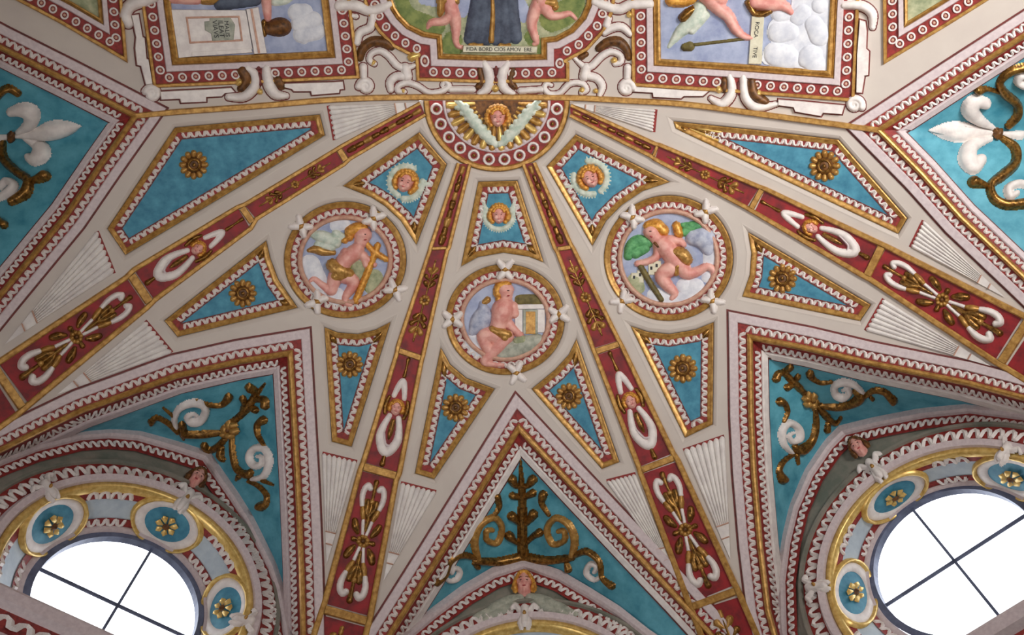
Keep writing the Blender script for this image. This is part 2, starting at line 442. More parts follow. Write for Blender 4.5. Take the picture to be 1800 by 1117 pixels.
def web_patch(k, nh=34, nt=20):
    l, r = LEG[k]
    c0 = np.concatenate([resample(DOME.project(densify(l, 8))[0], nh), resample(DOME.project(densify(r, 8))[0], nh)[1:]])
    if k in ARCH:
        a = ARCH[k]; ap = {'left': 8, 'centre': 6, 'right': 7}[k]; pl, h = wall_plane(k); WALL[k] = (pl, h)
        c1 = np.concatenate([resample(pl.project(densify(a[:ap + 1], 8))[0], nh), resample(pl.project(densify(a[ap:], 8))[0], nh)[1:]])
    else:                                        # side bays: the web runs out level to the nave wall
        tip = c0[nh - 1]; e0, e1 = c0[0], c0[-1]; mid = (e0 + e1) / 2; out = mid - tip; out[2] = 0
        apex = tip + out * .92 + np.array([0, 0, -.15])
        u = np.linspace(-1, 1, 2 * nh - 1)[:, None]
        c1 = np.where(u < 0, e0, e1) * np.abs(u) + apex * (1 - np.abs(u)) + np.array([0, 0, 1.0]) * .55 * np.abs(u) * (1 - np.abs(u))
    n = len(c0); BAY[k] = c1
    def grid(ts):
        V = np.concatenate([c0 * (1 - t) + c1 * t for t in ts])
        return V, [(j * n + i, j * n + i + 1, (j + 1) * n + i + 1, (j + 1) * n + i) for j in range(len(ts) - 1) for i in range(n - 1)]
    return Patch(*grid(np.linspace(0, 1, nt)), *grid(np.linspace(0, 2.0, 2 * nt)))
for k in LEG: WEB[k] = web_patch(k)

# the plaster shell between the penetrations
shell = np.concatenate([LEG['far_left'][0], LEG['far_left'][1][1:], LEG['left'][0], LEG['left'][1][1:], LEG['centre'][0], LEG['centre'][1][1:],
    LEG['right'][0], LEG['right'][1][1:], LEG['far_right'][0], LEG['far_right'][1][1:], A((2200, -330), (-420, -330))])
_c = thing('ceiling', (0, 2.5, 9.0), 'painted and gilded vault over the apse, plaster ribs between blue webs', kind='structure')

WORDS = {'left': 'over the left round window', 'centre': 'over the middle lunette', 'right': 'over the right round window',
         'far_left': 'at the far left edge', 'far_right': 'at the far right edge'}
for k in WEB:
    tag(mesh_obj('vault_web', WEB[k].V, WEB[k].F, 'teal', _c), 'blue painted triangular web ' + WORDS[k])
# vault running back over the nave, behind the viewer
V, F = [], []
for j, y in enumerate(np.linspace(-9, -1.9, 8)):
    for i, a in enumerate(np.linspace(0, math.pi, 33)): V.append((RD * math.cos(a), y, ZS + BD * math.sin(a)))
    if j: F += [(33 * (j - 1) + i, 33 * (j - 1) + i + 1, 33 * j + i + 1, 33 * j + i) for i in range(32)]
mesh_obj('nave_shell', V, F, 'plaster', _c)
fl = mesh_obj('floor', [(-7, -9, 0), (7, -9, 0), (7, 7, 0), (-7, 7, 0)], [(0, 1, 2, 3)], 'floor_stone'); tag(fl, 'stone floor of the chapel below the vault', kind='structure')

# ---- lunette walls with their round windows
WIN = {'left': ((234, 1025), (207, 1065)), 'right': (1669, 983) and ((1669, 983), (1678, 987)), 'centre': None}
RIM, RGL, DEPTH = 1.08, .76, .45
def plane_xy(pl, h, P, o): d = P - o; return np.stack([d @ h, d[:, 2]], 1)
WC = {}
def ring3(o, h, r, n=72, a0=0, a1=2 * math.pi): 
    a = np.linspace(a0, a1, n, endpoint=abs(a1 - a0 - 2 * math.pi) > 1e-6)
    return o + r * (np.cos(a)[:, None] * h + np.sin(a)[:, None] * np.array([0, 0, 1.0]))
def loft(rings, closed=True):
    n = len(rings[0]); V = np.concatenate(rings)
    F = [(j * n + i, j * n + (i + 1) % n, (j + 1) * n + (i + 1) % n, (j + 1) * n + i) for j in range(len(rings) - 1) for i in range(n if closed else n - 1)]
    return V, F
def beam(p, q, w, d, up):
    """rectangular bar from p to q"""
    p, q = np.asarray(p, float), np.asarray(q, float); t = (q - p) / np.linalg.norm(q - p); up = np.asarray(up, float); s = np.cross(t, up)
    V = [e + a * s * w / 2 + b * up * d / 2 for e in (p, q) for a, b in ((-1, -1), (1, -1), (1, 1), (-1, 1))]
    return V, [(0, 1, 2, 3), (4, 7, 6, 5), (0, 4, 5, 1), (1, 5, 6, 2), (2, 6, 7, 3), (3, 7, 4, 0)]
UP = np.array([0, 0, 1.0])
NAMES = {'left': ('wall_left', 'window_1'), 'centre': ('wall_back', 'window_2'), 'right': ('wall_right', 'window_3')}
for k in ('left', 'centre', 'right'):
    pl, h = WALL[k]
    if k == 'centre':
        o = pl.project(A((925, 1100)))[0][0]; o[2] -= RIM; og = o - pl.n * DEPTH
    else:
        o = pl.project(A(WIN[k][0]))[0][0]; og = pl.shifted(-DEPTH).project(A(WIN[k][1]))[0][0]
    WC[k] = (o, og)
    # wall: a sheet from the window edge to the arch and down to the floor
    arch = pl.project(densify(ARCH[k], 10))[0]
    pts = plane_xy(pl, h, arch, o)
    if pts[0, 0] > pts[-1, 0]: pts = pts[::-1]
    poly = np.concatenate([pts, [[pts[-1, 0], -o[2]], [pts[0, 0], -o[2]]]])
    N = 120; ang = np.linspace(0, 2 * math.pi, N, endpoint=False); outer = []
    for a in ang:
        dv = np.array([math.cos(a), math.sin(a)]); best = 0
        for i in range(len(poly)):
            p, q = poly[i], poly[(i + 1) % len(poly)]; e = q - p; den = dv[0] * e[1] - dv[1] * e[0]
            if abs(den) < 1e-9: continue
            t = (p[0] * e[1] - p[1] * e[0]) / den; u = (p[0] * dv[1] - p[1] * dv[0]) / den
            if t > 0 and -1e-6 <= u <= 1 + 1e-6: best = max(best, t)
        outer.append(o + (best + .0) * (dv[0] * h + dv[1] * UP))
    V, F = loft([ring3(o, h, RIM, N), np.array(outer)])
    tag(mesh_obj(NAMES[k][0], V, F, 'lunette', None, smooth=False), 'grey-brown lunette wall ' + {'left': 'around the left round window', 'centre': 'under the middle web', 'right': 'around the right round window'}[k], kind='structure')  # walls in their own darker grey-brown
    # window: splayed reveal, iron frame, four panes, two glazing bars
    wr = thing(NAMES[k][1], o, {'left': 'round daylit window at the lower left, glazing cross in an iron ring', 'centre': 'round window whose gilt rim, tinted with warm light, just shows at the bottom centre', 'right': 'round daylit window at the lower right, glazing cross in an iron ring'}[k], kind='structure')
    n = pl.n
    mesh_obj('reveal', *loft([ring3(o, h, RIM), ring3(o + (og - o) * .82, h, RGL + .08)]), 'pale_blue', wr)
    mesh_obj('reveal_edge', *loft([ring3(o + (og - o) * .80, h, RGL + .085), ring3(o + (og - o) * .82, h, RGL + .03), ring3(og, h, RGL + .03)]), 'lilac', wr)
    V, F = loft([ring3(og + n * .05, h, RGL + .035), ring3(og + n * .05, h, RGL - .03), ring3(og - n * .03, h, RGL - .03)])
    mesh_obj('iron_ring', V, F, 'iron', wr, smooth=False)
    for q in range(4):
        arc = ring3(og, h, RGL - .01, 16, math.pi / 2 * q, math.pi / 2 * (q + 1) - 1e-9 + 2e-9)
        V = np.concatenate([[og], arc]); mesh_obj('pane', V, [(0, i, i + 1) for i in range(1, len(arc))], 'glass', wr, smooth=False)
    mesh_obj('glazing_bar', *beam(og - h * RGL, og + h * RGL, .026, .02, n), 'iron', wr, smooth=False)
    mesh_obj('glazing_bar', *beam(og - UP * RGL, og + UP * RGL, .026, .02, n), 'iron', wr, smooth=False)
# lower wall corners between the lunettes and the open nave
for k, (x0, y0, x1, y1, nm, lb) in {1: (-5.06, 3.2, -6, .4, 'wall_nave_left', 'plain side wall left of the apse'), 2: (4.94, 3.37, 6, .4, 'wall_nave_right', 'plain side wall right of the apse')}.items():
    tag(mesh_obj(nm, [(x0, y0, 0), (x1, y1, 0), (x1, y1, 4.7), (x0, y0, 5.95)], [(0, 1, 2, 3)], 'wall_plaster', None, smooth=False), lb, kind='structure')

for x_, nm, lb in ((-6, 'wall_side_left', 'plain nave wall on the left, behind the viewer'), (6, 'wall_side_right', 'plain nave wall on the right, behind the viewer')):
    tag(mesh_obj(nm, [(x_, .4, 0), (x_, -9, 0), (x_, -9, 4.65), (x_, .4, 4.65)], [(0, 1, 2, 3)], 'wall_plaster', None, smooth=False), lb, kind='structure')
V = [(6 * math.cos(a), -9, ZS + BD * math.sin(a)) for a in np.linspace(0, math.pi, 25)] + [(-6, -9, 0), (6, -9, 0)]
tag(mesh_obj('wall_rear', V, [tuple(range(len(V)))], 'wall_plaster', None, smooth=False), 'plain end wall of the nave behind the viewer', kind='structure')

for k, nm, lb in (('far_left', 'wall_bay_left', 'side bay wall below the far left web'), ('far_right', 'wall_bay_right', 'side bay wall below the far right web')):
    c1 = BAY[k]; V, F = loft([c1, np.column_stack([c1[:, :2], np.zeros(len(c1))])], False)
    tag(mesh_obj(nm, V, F, 'wall_plaster', None, smooth=False), lb, kind='structure')

# ---- gilt framing of the five webs
TR = [0]
def trim(loc, label):
    TR[0] += 1
    return thing('trim_%d' % TR[0], loc, label, kind='structure')
def web_frame(k):
    l, r = LEG[k]; path = np.concatenate([l, r[1:]]); tip = l[-1]
    t = trim(at(tip[0], tip[1], DOME), 'gilt, red and white framing bands of the blue web ' + WORDS[k])
    sgn = 1 if k != 'x' else -1
    # travelling left leg -> tip -> right leg the web lies to the right
    moulding('gilt_bar', path, rounded(-5.5, 5.5, .05), DOME, 'gold', t)
    moulding('red_band', path, [(-21, .005), (-5, .005)], DOME, 'band_red', t)
    moulding('lilac_band', path, bevelled(-37, -20.5, .028), DOME, 'lilac', t)
    moulding('red_line', path, [(-40.5, .004), (-37, .004)], DOME, 'line_red', t)
    run('scallop', WAVE, offset(path, -13), DOME, t, 15.5, 11.5, -1, margin=.5)
    web = WEB[k]
    moulding('red_band', path, [(4.5, .006), (19, .006)], web, 'band_red', t, step=9)
    moulding('white_band', path, bevelled(18.5, 29.5, .028), web, 'white' if k in ('right', 'centre') else 'lilac', t, step=9)
    moulding('red_line', path, [(29.5, .008), (32, .008)], web, 'line_red', t, step=9)
    run('scallop', WAVE, offset(path, 12), web, t, 13, 9.5, 1, h=.012, margin=.8)
for k in LEG: web_frame(k)

# ---- gilt band of the transverse arch
ARC = A((238, 204), (310, 197), (448, 187), (590, 175), (720, 171), (876, 171), (1000, 172), (1100, 177), (1210, 184), (1352, 203), (1545, 229))
t = trim(at(880, 172, DOME), 'gilt band running across the vault above the winged head')
moulding('gilt_band', spline(ARC, 4), bevelled(-5.5, 5.5, .045, 2), DOME, 'gold', t)

# ---- lunette arch mouldings, rim mouldings and ledges on the walls
for k in ('left', 'centre', 'right'):
    pl, h = WALL[k]; o, og = WC[k]
    t = trim(o + UP * 1.4, 'lilac and red scalloped arch moulding ' + {'left': 'around the left lunette', 'centre': 'around the middle lunette', 'right': 'around the right lunette'}[k])
    moulding('lilac_band', ARCH[k], bevelled(-3, 13, .09, 3), pl, 'lilac', t)
    moulding('red_band', ARCH[k], [(12, .03), (30, .02)], pl, 'band_red', t)
    run('scallop', WAVE, offset(ARCH[k], 21), pl, t, 14, 10.5, -1, h=.03)
    t = trim(o, 'moulded ring of lilac, red scallops and gilt edge tinted with warm light ' + {'left': 'around the left round window', 'centre': 'around the middle round window', 'right': 'around the right round window'}[k])
    n = pl.n
    mesh_obj('lilac_ring', *loft([ring3(o + n * v, h, u) for u, v in ((1.10, 0), (1.115, .07), (1.17, .09), (1.20, .04))]), 'lilac', t, smooth=False)
    mesh_obj('red_ring', *loft([ring3(o + n * .03, h, 1.19), ring3(o + n * .03, h, 1.345)]), 'band_red', t, smooth=False)
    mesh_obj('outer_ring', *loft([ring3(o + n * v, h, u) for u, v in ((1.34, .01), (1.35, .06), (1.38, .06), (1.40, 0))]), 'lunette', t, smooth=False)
    mesh_obj('gilt_edge', *loft([ring3(o + n * v + (og - o) * s, h, u) for u, v, s in ((1.11, .0, 0), (1.10, .05, 0), (1.05, .04, 0), (1.04, 0, .12))]), 'gold_bright', t)  # bright gold also paints the warm light reflected on the rim
    ns = 74
    def on_ring(me, nm, r, v, s, w, ns, th=.8, cz=o, flip=1, sel=lambda a: True):
        for i in range(ns):
            a = 2 * math.pi * (i + .5) / ns
            if not sel(a): continue
            rad = math.cos(a) * h + math.sin(a) * UP; tan = -math.sin(a) * h + math.cos(a) * UP
            M4 = Matrix.Identity(4); ex = tan * 2 * math.pi * r / ns; ey = rad * w * flip; ez = n * w * th; q = cz + rad * r + n * v
            for x in range(3): M4[x][0] = ex[x]; M4[x][1] = ey[x]; M4[x][2] = ez[x]; M4[x][3] = q[x]
            inst(nm, me, M4, t)
    top = (lambda a: math.sin(a) > .55) if k == 'centre' else (lambda a: True)
    on_ring(WAVE, 'scallop', 1.265, .035, 0, .105, ns, sel=top)
    # inside the splay: a red scalloped band next to the iron ring and one under the gilt edge
    if k != 'centre':
        ax = og - o
        for f0, f1, fm in ((.07, .24, 'band_red'), (.64, .80, 'band_red')):
            mesh_obj('red_ring', *loft([ring3(o + ax * f + n * .004, h, RIM + (RGL + .08 - RIM) * f / .82 - .006) for f in (f0, f1)]), fm, t)
            f = (f0 + f1) / 2; r = RIM + (RGL + .08 - RIM) * f / .82 - .012
            dr = (RGL + .08 - RIM) / .82; nsi = 60
            for i in range(nsi):
                a = 2 * math.pi * (i + .5) / nsi
                if any(abs((math.degrees(a) - q_ + 180) % 360 - 180) < 25 for q_ in ((90, 160, 20) if k == 'left' else (93, 163, 23))): continue
                rad = math.cos(a) * h + math.sin(a) * UP; tan = -math.sin(a) * h + math.cos(a) * UP
                sl = ax + rad * dr; sl = sl / np.linalg.norm(sl); nn = np.cross(tan, sl); nn = nn if nn @ rad < 0 else -nn
                wd = (f1 - f0) * .42 * 1.1; M4 = Matrix.Identity(4); ex = tan * 2 * math.pi * r / nsi; q = o + ax * f + rad * r
                for x in range(3): M4[x][0] = ex[x]; M4[x][1] = sl[x] * wd * (1 if f0 > .5 else -1); M4[x][2] = nn[x] * .07; M4[x][3] = q[x]
                inst('scallop', WAVE, M4, t)
# ledges under the side windows
def ledge(k, p0, p1, proj, label):
    pl, h = WALL[k]; ps = pl.shifted(proj); a, b = ps.project(A(p0, p1))[0]; b[2] = a[2] = (a[2] + b[2]) / 2
    d = (b - a) / np.linalg.norm(b - a); a = a - d * 2.0; b = b + d * 3.0; t = trim((a + b) / 2, label); n = pl.n
    def prof(nm, pts, m):
        V = np.array([e + n * u + UP * v for e in (a, b) for u, v in pts]); q = len(pts)
        mesh_obj(nm, V, [(i, i + 1, q + i + 1, q + i) for i in range(q - 1)], m, t, smooth=False)
    prof('ledge_top', [(-proj - .02, .0), (0, .0), (.02, -.03), (.02, -.12), (-.03, -.16)], 'lilac')
    prof('red_band', [(-.03, -.16), (-.06, -.30)], 'band_red')
    prof('ledge_base', [(-.06, -.30), (-.04, -.33), (-.06, -.45), (-proj - .02, -.55)], 'lilac')
    L = np.linalg.norm(b - a); ns = int(L / .15)
    for i in range(ns):
        q = a + d * (i + .5) * L / ns + n * -.04 + UP * -.23; M4 = Matrix.Identity(4)
        for x in range(3): M4[x][0] = d[x] * .15; M4[x][1] = UP[x] * .085; M4[x][2] = n[x] * .12; M4[x][3] = q[x]
        inst('scallop', WAVE, M4, t)
ledge('left', (0, 1014), (169, 1112), .30, 'lilac ledge with a red scalloped band under the left round window')
ledge('right', (1660, 1143), (1800, 1050), .30, 'lilac ledge with a red scalloped band under the right round window')

# ================================================================== THINGS
# ---- coffers: gilt frame, red band with scallops, painted ground
def coffer(poly, label, group, ground='azure', g=9.5, b=11.5, pitch=14., name='coffer'):
    p = clockwise(poly); c = densify(p, 10, True).mean(0)
    t = thing(name, at(c[0], c[1], DOME), label, 'coffer', group)
    lip(p, t)
    fill('gilt_base', offset(p, -2.0, True, 2.5), SUNK, .0005, 'gold', t)
    moulding('gilt_frame', p, [(0, .030), (2, .036), (4, .030), (g - 2, .022), (g, .010)], SUNK, 'gold', t, True)
    moulding('red_band', p, [(g, .0075), (g + b, .0075)], SUNK, 'band_red', t, True)
    inner = offset(p, g + b, True)
    fill('painted_ground', inner, SUNK, .0115, ground, t)
    moulding('red_line', inner, [(-1.6, .009), (-1.4, .016), (.6, .016), (.8, .010)], SUNK, 'line_red', t, True)
    run('scallop', WAVE, offset(p, g + b * .48, True), SUNK, t, pitch, 10.2, 1, h=.009, closed=True, margin=.3,
        skip=lambda x, y: not inside(np.array([[x, y]]), p)[0] or edge_dist(x, y, p) < (g + b * .48) * .85)
    # gilt leaf in each sharp corner
    pc = clockwise(poly); n = len(pc)
    for i in range(n):
        v, u, w_ = pc[i], pc[i - 1] - pc[i], pc[(i + 1) % n] - pc[i]; u = u / np.linalg.norm(u); w_ = w_ / np.linalg.norm(w_); co = float(u @ w_)
        if co < .25: continue
        d = (u + w_) / np.linalg.norm(u + w_); sh = math.sqrt((1 - co) / 2); L = 17 / max(sh, .25)
        a0, a1 = v + d * 8 / max(sh, .3), v + d * L
        relief('corner_leaf', [spline(np.array([(*a0, 2.0), (*((a0 + a1) / 2), 5.0), (*a1, 3.0)]), 4)], SUNK, 'gold_dark', t, base=.012, hs=.8, step=1.4)
    return t
CF = 'blue coffers of the half dome'
coffer(A((308, 225), (562, 202), (571, 238), (221, 448), (190, 402)), 'large blue coffer at upper left under the gilt band, one bronze rosette', CF)
coffer(A((1184, 214), (1330, 229), (1473, 246), (1594, 384), (1578, 411), (1188, 226)), 'large blue coffer at upper right under the gilt band, one bronze rosette', CF)
coffer(A((468, 424), (475, 455), (489, 492), (523, 541), (313, 592), (290, 564)), 'triangular blue coffer left of the cross-bearing cherub roundel', CF)
coffer(A((1315, 409), (1530, 536), (1511, 564), (1305, 521), (1318, 484), (1321, 445)), 'triangular blue coffer right of the palm-bearing cherub roundel', CF)
coffer(A((571, 576), (594, 585), (629, 588), (661, 580), (686, 567), (618, 785), (584, 776)), 'narrow blue coffer below the cross-bearing cherub roundel', CF)
coffer(A((1109, 574), (1139, 584), (1176, 588), (1222, 580), (1254, 567), (1252, 746), (1204, 769)), 'narrow blue coffer below the palm-bearing cherub roundel', CF)
coffer(A((775, 612), (791, 641), (819, 665), (869, 684), (763, 842), (730, 832)), 'slanting blue coffer at lower left of the middle roundel', CF)
coffer(A((1013, 597), (1088, 812), (1058, 824), (935, 684), (975, 651), (1000, 624)), 'slanting blue coffer at lower right of the middle roundel', CF)
coffer(A((841, 320), (909, 318), (955, 461), (930, 451), (885, 444), (840, 452), (811, 468)), 'blue coffer with a winged head between the two inner ribs', CF)
coffer(A((737, 233), (785, 289), (732, 430), (705, 388), (677, 362), (652, 346), (604, 327)), 'kite-shaped blue coffer with a winged head left of the sunburst', CF)
coffer(A((1012, 237), (1177, 320), (1129, 336), (1092, 361), (1065, 388), (1041, 432), (961, 293)), 'kite-shaped blue coffer with a winged head right of the sunburst', CF)
# gilt spandrel leaves in the sharp corners
def leaf_fan(x, y, tx, ty, w, surf, label):
    t = thing('gilt_leaf', at(x, y, surf), label, 'ornament', 'gilt corner leaves')
    d = np.array([tx - x, ty - y], float); n = np.array([-d[1], d[0]]) / np.linalg.norm(d)
    for s in (-.6, 0, .6):
        e = np.array([tx, ty]) + n * w * s
        relief('leaf_blade', [[(x, y, .8), (x + (e[0] - x) * .6, y + (e[1] - y) * .6, w * .26), (e[0], e[1], w * .2)]], surf, 'gold_dark' if s == 0 else 'gold_bright', t, base=.004, step=1.3)
leaf_fan(1200, 221, 1264, 240, 13, SUNK, 'gilt leaf spray in the sharp left corner of the upper right coffer')
# ---- ribs: gilt edges, cross bars, crimson fields
def Q(q, a, b):
    q = np.asarray(q, float); t = (b + 1) / 2
    return (q[0] * (1 - t) + q[1] * t) * (1 - a) + (q[3] * (1 - t) + q[2] * t) * a
def halfw(q, a): return np.linalg.norm(Q(q, a, 1) - Q(q, a, -1)) / 2
RIBS = {
 'outer left rib': [A((740, 184), (746, 199), (612, 277), (602, 260)), A((591, 267), (603, 286), (448, 382), (432, 363)), A((419, 368), (438, 399), (269, 524), (238, 478)), A((224, 492), (255, 538), (48, 707), (0, 642)), A((-18, 655), (27, 725), (-180, 880), (-225, 800))],
 'inner left rib': [A((809, 288), (823, 288), (786, 434), (761, 434)), A((759, 441), (783, 438), (740, 624), (703, 611)), A((701, 623), (737, 635), (698, 830), (643, 814)), A((637, 829), (692, 844), (646, 1083), (575, 1063)), A((568, 1083), (641, 1103), (596, 1290), (510, 1270))],
 'inner right rib': [A((923, 288), (936, 287), (1000, 431), (978, 434)), A((983, 442), (1005, 439), (1084, 600), (1046, 612)), A((1051, 624), (1090, 611), (1179, 799), (1127, 820)), A((1131, 833), (1188, 813), (1287, 1031), (1216, 1060)), A((1222, 1075), (1297, 1051), (1378, 1240), (1295, 1265))],
 'outer right rib': [A((1002, 188), (1003, 200), (1145, 271), (1152, 257)), A((1158, 258), (1153, 277), (1314, 362), (1333, 332)), A((1344, 336), (1328, 370), (1519, 481), (1542, 431)), A((1557, 438), (1531, 487), (1751, 631), (1796, 560)), A((1818, 572), (1771, 643), (1960, 760), (2010, 690))],
}
for nm, qs in RIBS.items():
    c = Q(qs[2], .5, 0)
    t = thing('rib_band', at(c[0], c[1], DOME), 'crimson and gilt band forming the ' + nm + ' of the half dome', 'rib', 'ribs of the half dome')
    le = np.concatenate([q[[0, 3]] for q in qs]); re_ = np.concatenate([q[[1, 2]] for q in qs])
    # close the last field at the open end, as wide as the edges need
    sg = 1.0
    v = le[1] - le[0]; wv = re_[0] - le[0]
    if v[0] * wv[1] - v[1] * wv[0] < 0: sg = -1.0       # which hand the field lies on
    for path, s in ((le, -sg), (re_, sg)):
        pp = path.copy()
        prof = [(s * u, z) for u, z in ((-.4, .004), (0, .03), (1.6, .038), (6.2, .038), (7.6, .03), (8.4, .0))]
        if s < 0: prof = prof[::-1]
        moulding('gilt_edge', pp, prof, DOME, 'gold', t, scale=lambda p: np.interp(np.hypot(p[:, 0] - 868, p[:, 1] - 130), [60, 500, 1000], [.75, .95, 1.35]))
    for i, q in enumerate(qs):
        fill('crimson_field', clockwise(q), DOME, .006, 'crimson', t)
        if i:
            a = (qs[i - 1][3] + q[0]) / 2; b = (qs[i - 1][2] + q[1]) / 2; w = np.linalg.norm(q[0] - qs[i - 1][3]) / 2
            w = max(3.2, min(w, 9) * .9)
            moulding('cross_bar', A(a, b), bevelled(-w, w, .036, 1.5), DOME, 'gold', t)

# ---- rosettes
def rosette(cx, cy, r, surf, label, n=10, group='bronze rosettes on blue coffers', m='gold', rx=1.0, ang=0, centre='brown'):
    t = thing('rosette', at(cx, cy, surf), label, 'rosette', group)
    for i in range(n):
        a = 360. * i / n + ang; c, s = math.cos(math.radians(a)), math.sin(math.radians(a))
        relief('petal', [[(cx + c * r * .60 * rx, cy + s * r * .60, r * .16), (cx + c * r * .80 * rx, cy + s * r * .80, r * .20)]], surf, m, t, base=.008, hs=1.15, step=max(1.1, r * .055))
    relief('centre', [[(cx, cy, r * .62)]], surf, centre, t, base=.004, hs=.55, step=1.4)
    relief('inner_ring', [np.array([(cx + r * .36 * math.cos(a_), cy + r * .36 * math.sin(a_), r * .09) for a_ in np.linspace(0, 2 * math.pi, 17)])], surf, 'gold_dark', t, base=.004 + .0062 * r * .27, step=1.1)
    relief('boss', [([(cx, cy, r * .17)], r * .4)], surf, 'gold_dark', t, base=.004, step=1.1)
    return t
for x, y, r, lb in ((341, 290, 26, 'bronze rosette on the large upper left blue coffer'), (1449, 292, 28, 'bronze rosette on the large upper right blue coffer'),
                    (427, 516, 25, 'bronze rosette on the triangular coffer at left'), (1375, 490, 26, 'bronze rosette on the triangular coffer at right'),
                    (615, 641, 24, 'bronze rosette under the cross-bearing cherub roundel'), (1200, 648, 26, 'bronze rosette under the palm-bearing cherub roundel'),
                    (801, 717, 25, 'bronze rosette at lower left of the middle roundel'), (1000, 697, 24, 'bronze rosette at lower right of the middle roundel')):
    rosette(x, y, r, SUNK, lb, n=12)

# ---- ornaments on the crimson fields
def rib_relief(nm, q, strokes, m, parent, hs=1.0, step=1.3, z=0.0, base=.008):
    out = []
    for st in strokes:
        pts = [tuple(Q(q, a, b)) + (r * halfw(q, a),) for a, b, r in st]
        out.append((spline(pts, 4) if len(pts) > 2 else np.array(pts), z))
    return relief(nm, out, DOME, m, parent, base=base, hs=hs, step=step)
def sprig(q, label, group='gilt sprigs on the ribs', flower=True, k0=1.0):
    c = Q(q, .5, 0); t = thing('gilt_sprig', at(c[0], c[1], DOME), label, 'ornament', group)
    k = halfw(q, .5) / np.linalg.norm(Q(q, 1, 0) - Q(q, 0, 0)) * k0
    for sg in (-1, 1):
        m0 = .5 + sg * .24
        rib_relief('stem', q, [[(.5 + sg * .4 * k, 0, .07), (m0, 0, .10), (.5 + sg * .40, 0, .07)]], 'gold_dark', t)
        for da, b, r in ((-.9, .50, .27), (-.1, .66, .24), (.7, .46, .28)):
            for e in (-1, 1): rib_relief('leaf', q, [[(m0 + sg * (da - .45) * k, .05 * e, .08), (m0 + sg * (da - .1) * k, e * b * .75 * k0, r * .8 * k0), (m0 + sg * (da + .12) * k, e * b * k0, r * k0)]], 'gold_dark' if da < 0 else 'gold', t)
        rib_relief('bud', q, [[(m0 + sg * 1.1 * k, 0, .16 * k0), (m0 + sg * 1.5 * k, 0, .10)]], 'gold', t)
    if flower:
        for i in range(7):
            an = 2 * math.pi * i / 7; rib_relief('petal', q, [[(.5 + .42 * k * math.cos(an), .42 * k0 * math.sin(an), .23 * k0)]], 'gold', t, hs=1.2)
        rib_relief('flower_eye', q, [[(.5, 0, .26 * k0)]], 'brown', t)
def bead_run(q, label):
    c = Q(q, .5, 0); t = thing('gilt_bead_run', at(c[0], c[1], DOME), label, 'ornament', 'gilt bead runs next to the sunburst')
    for i in range(9):
        a = .08 + .84 * i / 8; rib_relief('bead' if i % 2 else 'leaf', q, [[(a - .03, 0, .55 if i % 2 == 0 else .4), (a + .03, 0, .42)]], 'gold_dark' if i % 3 else 'gold', t)
def crossed(q, label):
    c = Q(q, .49, 0); t = thing('crossed_scrolls', at(c[0], c[1], DOME), label, 'ornament', 'white-tipped crossed scrolls on the ribs')
    for b in (-1, 1):
        for sg in (-1, 1):
            f = lambda a, y, r: (.49 + sg * a, b * y, r)
            arm = rib_relief('arm', q, [[f(.03, .08, .07), f(.10, .18, .08), f(.17, .28, .08)]], 'white', t, hs=1.2)
            rib_relief('collar', q, [[f(.16, .27, .10), f(.20, .37, .16), f(.25, .50, .10)]], 'gold', t, hs=1.2)
            rib_relief('scroll_end', q, [[f(.25, .50, .13), f(.31, .62, .15), f(.37, .60, .16), f(.405, .42, .16), f(.385, .27, .15)]], 'white', t, hs=1.2)
            rib_relief('leaf', q, [[f(.05, .40, .10), f(.09, .58, .20), f(.13, .70, .16)]], 'gold_dark', t)
            rib_relief('leaf', q, [[f(.18, .02, .12), f(.23, .20, .19), f(.29, .26, .15)]], 'gold_dark', t)
    for sg in (-1, 1):
        rib_relief('stem', q, [[(.49 + sg * .08, 0, .08), (.49 + sg * .22, 0, .14), (.49 + sg * .33, 0, .08), (.49 + sg * .44, 0, .15)]], 'gold_dark', t)
        rib_relief('bud', q, [[(.49 + sg * .29, 0, .16)]], 'gold', t)
        rib_relief('leaf', q, [[(.49, sg * .2, .07), (.49, sg * .55, .14)]], 'gold_dark', t)
    for i in range(8):
        an = 2 * math.pi * i / 8 + .4; k = halfw(q, .5) / np.linalg.norm(Q(q, 1, 0) - Q(q, 0, 0))
        rib_relief('petal', q, [[(.49 + .24 * k * math.cos(an), .24 * math.sin(an), .13)]], 'gold', t, hs=1.5)
    rib_relief('flower_eye', q, [[(.49, 0, .14)]], 'brown', t, hs=1.2)

